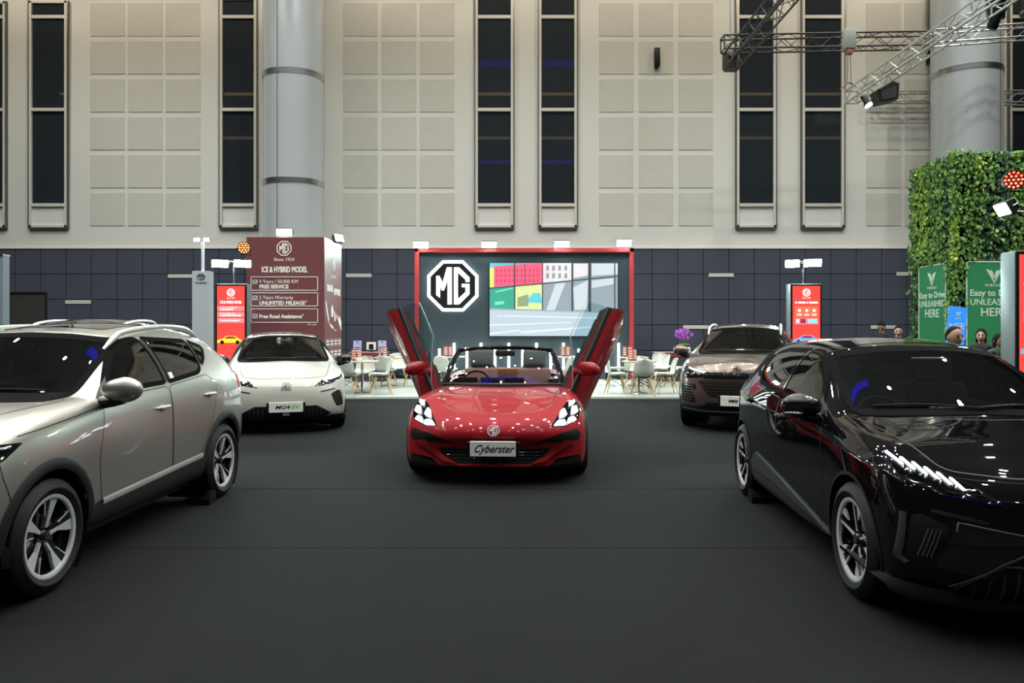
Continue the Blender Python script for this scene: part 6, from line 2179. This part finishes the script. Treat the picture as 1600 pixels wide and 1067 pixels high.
def person(label, loc, rz, H, skin, top, hair='short', tilt=0.0):
    r = thing('person', label, 'person', loc, rz)
    k = H / 1.70
    # body in its clothes: pelvis, torso, arms and legs as one surface
    J = [((0, 0, .95), .15, .11), ((0, 0, 1.12), .135, .10), ((0, -.01, 1.24), .155, .105), ((0, 0, 1.345), .115, .075), ((0, .005, 1.40), .052, .05)]
    E = [(0, 1), (1, 2), (2, 3), (3, 4)]
    for s_ in (-1, 1):
        b0 = len(J)
        J += [((s_ * .165, 0, 1.33), .058, .058), ((s_ * .215, .02, 1.12), .048, .048), ((s_ * .20, -.06, .90), .036, .036), ((s_ * .19, -.10, .84), .03, .03)]
        E += [(3, b0), (b0, b0 + 1), (b0 + 1, b0 + 2), (b0 + 2, b0 + 3)]
    for s_ in (-1, 1):
        b0 = len(J)
        J += [((s_ * .09, 0, .84), .085, .09), ((s_ * .10, 0, .48), .06, .062), ((s_ * .10, .02, .10), .045, .045), ((s_ * .105, -.10, .04), .042, .035)]
        E += [(0, b0), (b0, b0 + 1), (b0 + 1, b0 + 2), (b0 + 2, b0 + 3)]
    J = [(tuple(c * k for c in j[0]), j[1] * k, j[2] * k) for j in J]
    bo = skin_body('body', J, E, CLOTH[top], r)
    bo.data.materials.append(CLOTH['black'] if top != 'black' else CLOTH['grey'])
    bo.data.polygons.foreach_set('material_index', [1 if p.center.z < .97 * k else 0 for p in bo.data.polygons])
    # hands
    for s_ in (-1, 1):
        mb = MB()
        w = Vector((s_ * .19, -.11, .82)) * k
        mb.sphere(w + Vector((0, -.01, -.03)), .04 * k, 10, (.55, .9, 1.1))
        for f in range(4):
            mb.tube([w + Vector((0, -.035 + .022 * f, -.06)) * k, w + Vector((0, -.045 + .022 * f, -.10)) * k, w + Vector((-s_ * .015, -.045 + .022 * f, -.13 + .01 * abs(f - 1.5))) * k], [.0095, .009, .0075], 6)
        mb.tube([w + Vector((0, -.04, -.02)) * k, w + Vector((0, -.07, -.05)) * k, w + Vector((-s_ * .01, -.075, -.075)) * k], [.011, .010, .008], 6)
        mb.build('hand', skin, r)
    # head: skull, jaw, nose, ears on a neck
    Hm = Matrix.Translation((0, -.005 * k, 1.53 * k)) @ Matrix.Rotation(tilt, 4, 'X')
    mb = MB()
    mb.sphere((0, 0, 0), .1, 28, (.78, .98, 1.18))
    for v in mb.bm.verts:
        c = v.co
        if c.y < 0:                              # face: flatten, narrow the jaw, set the eye sockets and brow
            c.y *= .93
        if c.z < -.02:
            f = min(1, (-.02 - c.z) / .10)
            c.x *= 1 - .30 * f
            if c.y > 0:
                c.y *= 1 - .45 * f
            else:
                c.y -= .006 * f
        if c.y < -.05:
            for ex in (-.031, .031):
                d2 = ((c.x - ex) / .017) ** 2 + ((c.z - .008) / .013) ** 2
                if d2 < 2.5:
                    c.y += .008 * math.exp(-d2)
        v.co = Hm @ (c * k)
    hd = mb.build('head', skin, r)
    mb = MB()
    mb.cyl((0, .012 * k, 1.36 * k), (0, .012 * k, 1.50 * k), .056 * k, .050 * k, 16)
    mb.build('neck', skin, hd)
    mb = MB()
    mb.tube([Hm @ (Vector(p_) * k) for p_ in ((0, -.085, .020), (0, -.100, -.004), (0, -.110, -.022), (0, -.092, -.034))], [.006 * k, .009 * k, .013 * k, .008 * k], 8)
    mb.build('nose', skin, hd)
    for s_ in (-1, 1):
        MB().sphere((0, 0, 0), .028 * k, 10, (.35, .6, 1.1), Hm @ Matrix.Translation((s_ * .077 * k, .012 * k, -.005 * k))).build('ear', skin, hd)
        MB().sphere((0, 0, 0), .0115 * k, 10, (1.1, .6, .75), Hm @ Matrix.Translation((s_ * .031 * k, -.0815 * k, .008 * k))).build('eye', mat('eye_dark', (.02, .015, .012), .2), hd)
        MB().tube([Hm @ (Vector((s_ * x_, y_, z_)) * k) for x_, y_, z_ in ((.016, -.091, .026), (.032, -.088, .031), (.047, -.077, .026))], [.003 * k, .0045 * k, .002 * k], 6).build('eyebrow', HAIR, hd)
    MB().tube([Hm @ (Vector(p_) * k) for p_ in ((-.023, -.083, -.058), (0, -.094, -.056), (.023, -.083, -.058))], [.003 * k, .0065 * k, .003 * k], 6).build('mouth', mat('lips', (.35, .10, .09), .5), hd)
    mb = MB()
    mb.sphere((0, .008, .012), .104, 48, (.83, 1.02, 1.16))
    kill = []
    for v in mb.bm.verts:
        c = v.co
        if hair == 'long':
            gone = c.z < .060 - (c.y + .075) * 2.6
        elif hair == 'receding':
            gone = c.z < .104 - (c.y + .05) * 1.15 or c.y < -.050
        else:
            gone = c.z < .072 - (c.y + .07) * .95
        if gone:
            kill.append(v)
    bmesh.ops.delete(mb.bm, geom=kill, context='VERTS')
    if hair == 'long':
        for v in mb.bm.verts:
            if v.co.z < -.02:
                t_ = (-.02 - v.co.z) / .10
                v.co.z -= .16 * t_
                v.co.x *= 1 + .25 * t_
                v.co.y = v.co.y * .9 + .01
    for v in mb.bm.verts:
        v.co = Hm @ (v.co * k)
    bmesh.ops.solidify(mb.bm, geom=mb.bm.faces[:], thickness=.008)
    mb.build('hair', HAIR, hd)
    return r


for px, topy, Y, rz, lab, skin, top, hair, tilt in (
        (1377.5, 503, 18.2, -.75, 'man in a dark shirt looking down, left of the other visitors', SKIN_A, 'black', 'short', .45),
        (1403.5, 509, 16.2, -.40, 'man in a dark shirt beside the edge of the plant wall', SKIN_B, 'navy', 'short', .12),
        (1491, 511, 8.6, .22, 'man with receding hair whose head shows just above the black roof', SKIN_A, 'grey', 'receding', .05),
        (1533, 514, 12.4, -.62, 'woman with long black hair standing before the wide green sign', SKIN_B, 'black', 'long', 0.0),
        (1560, 522, 12.0, .1, 'woman half hidden by the nearest kiosk', SKIN_A, 'green', 'long', .1)):
    head_top = CAM_H + (HOR - topy) * Y / F_PX
    person(lab, ((px - 800) * Y / F_PX, Y, 0), rz, head_top / 1.648 * 1.70, skin, top, hair, tilt)
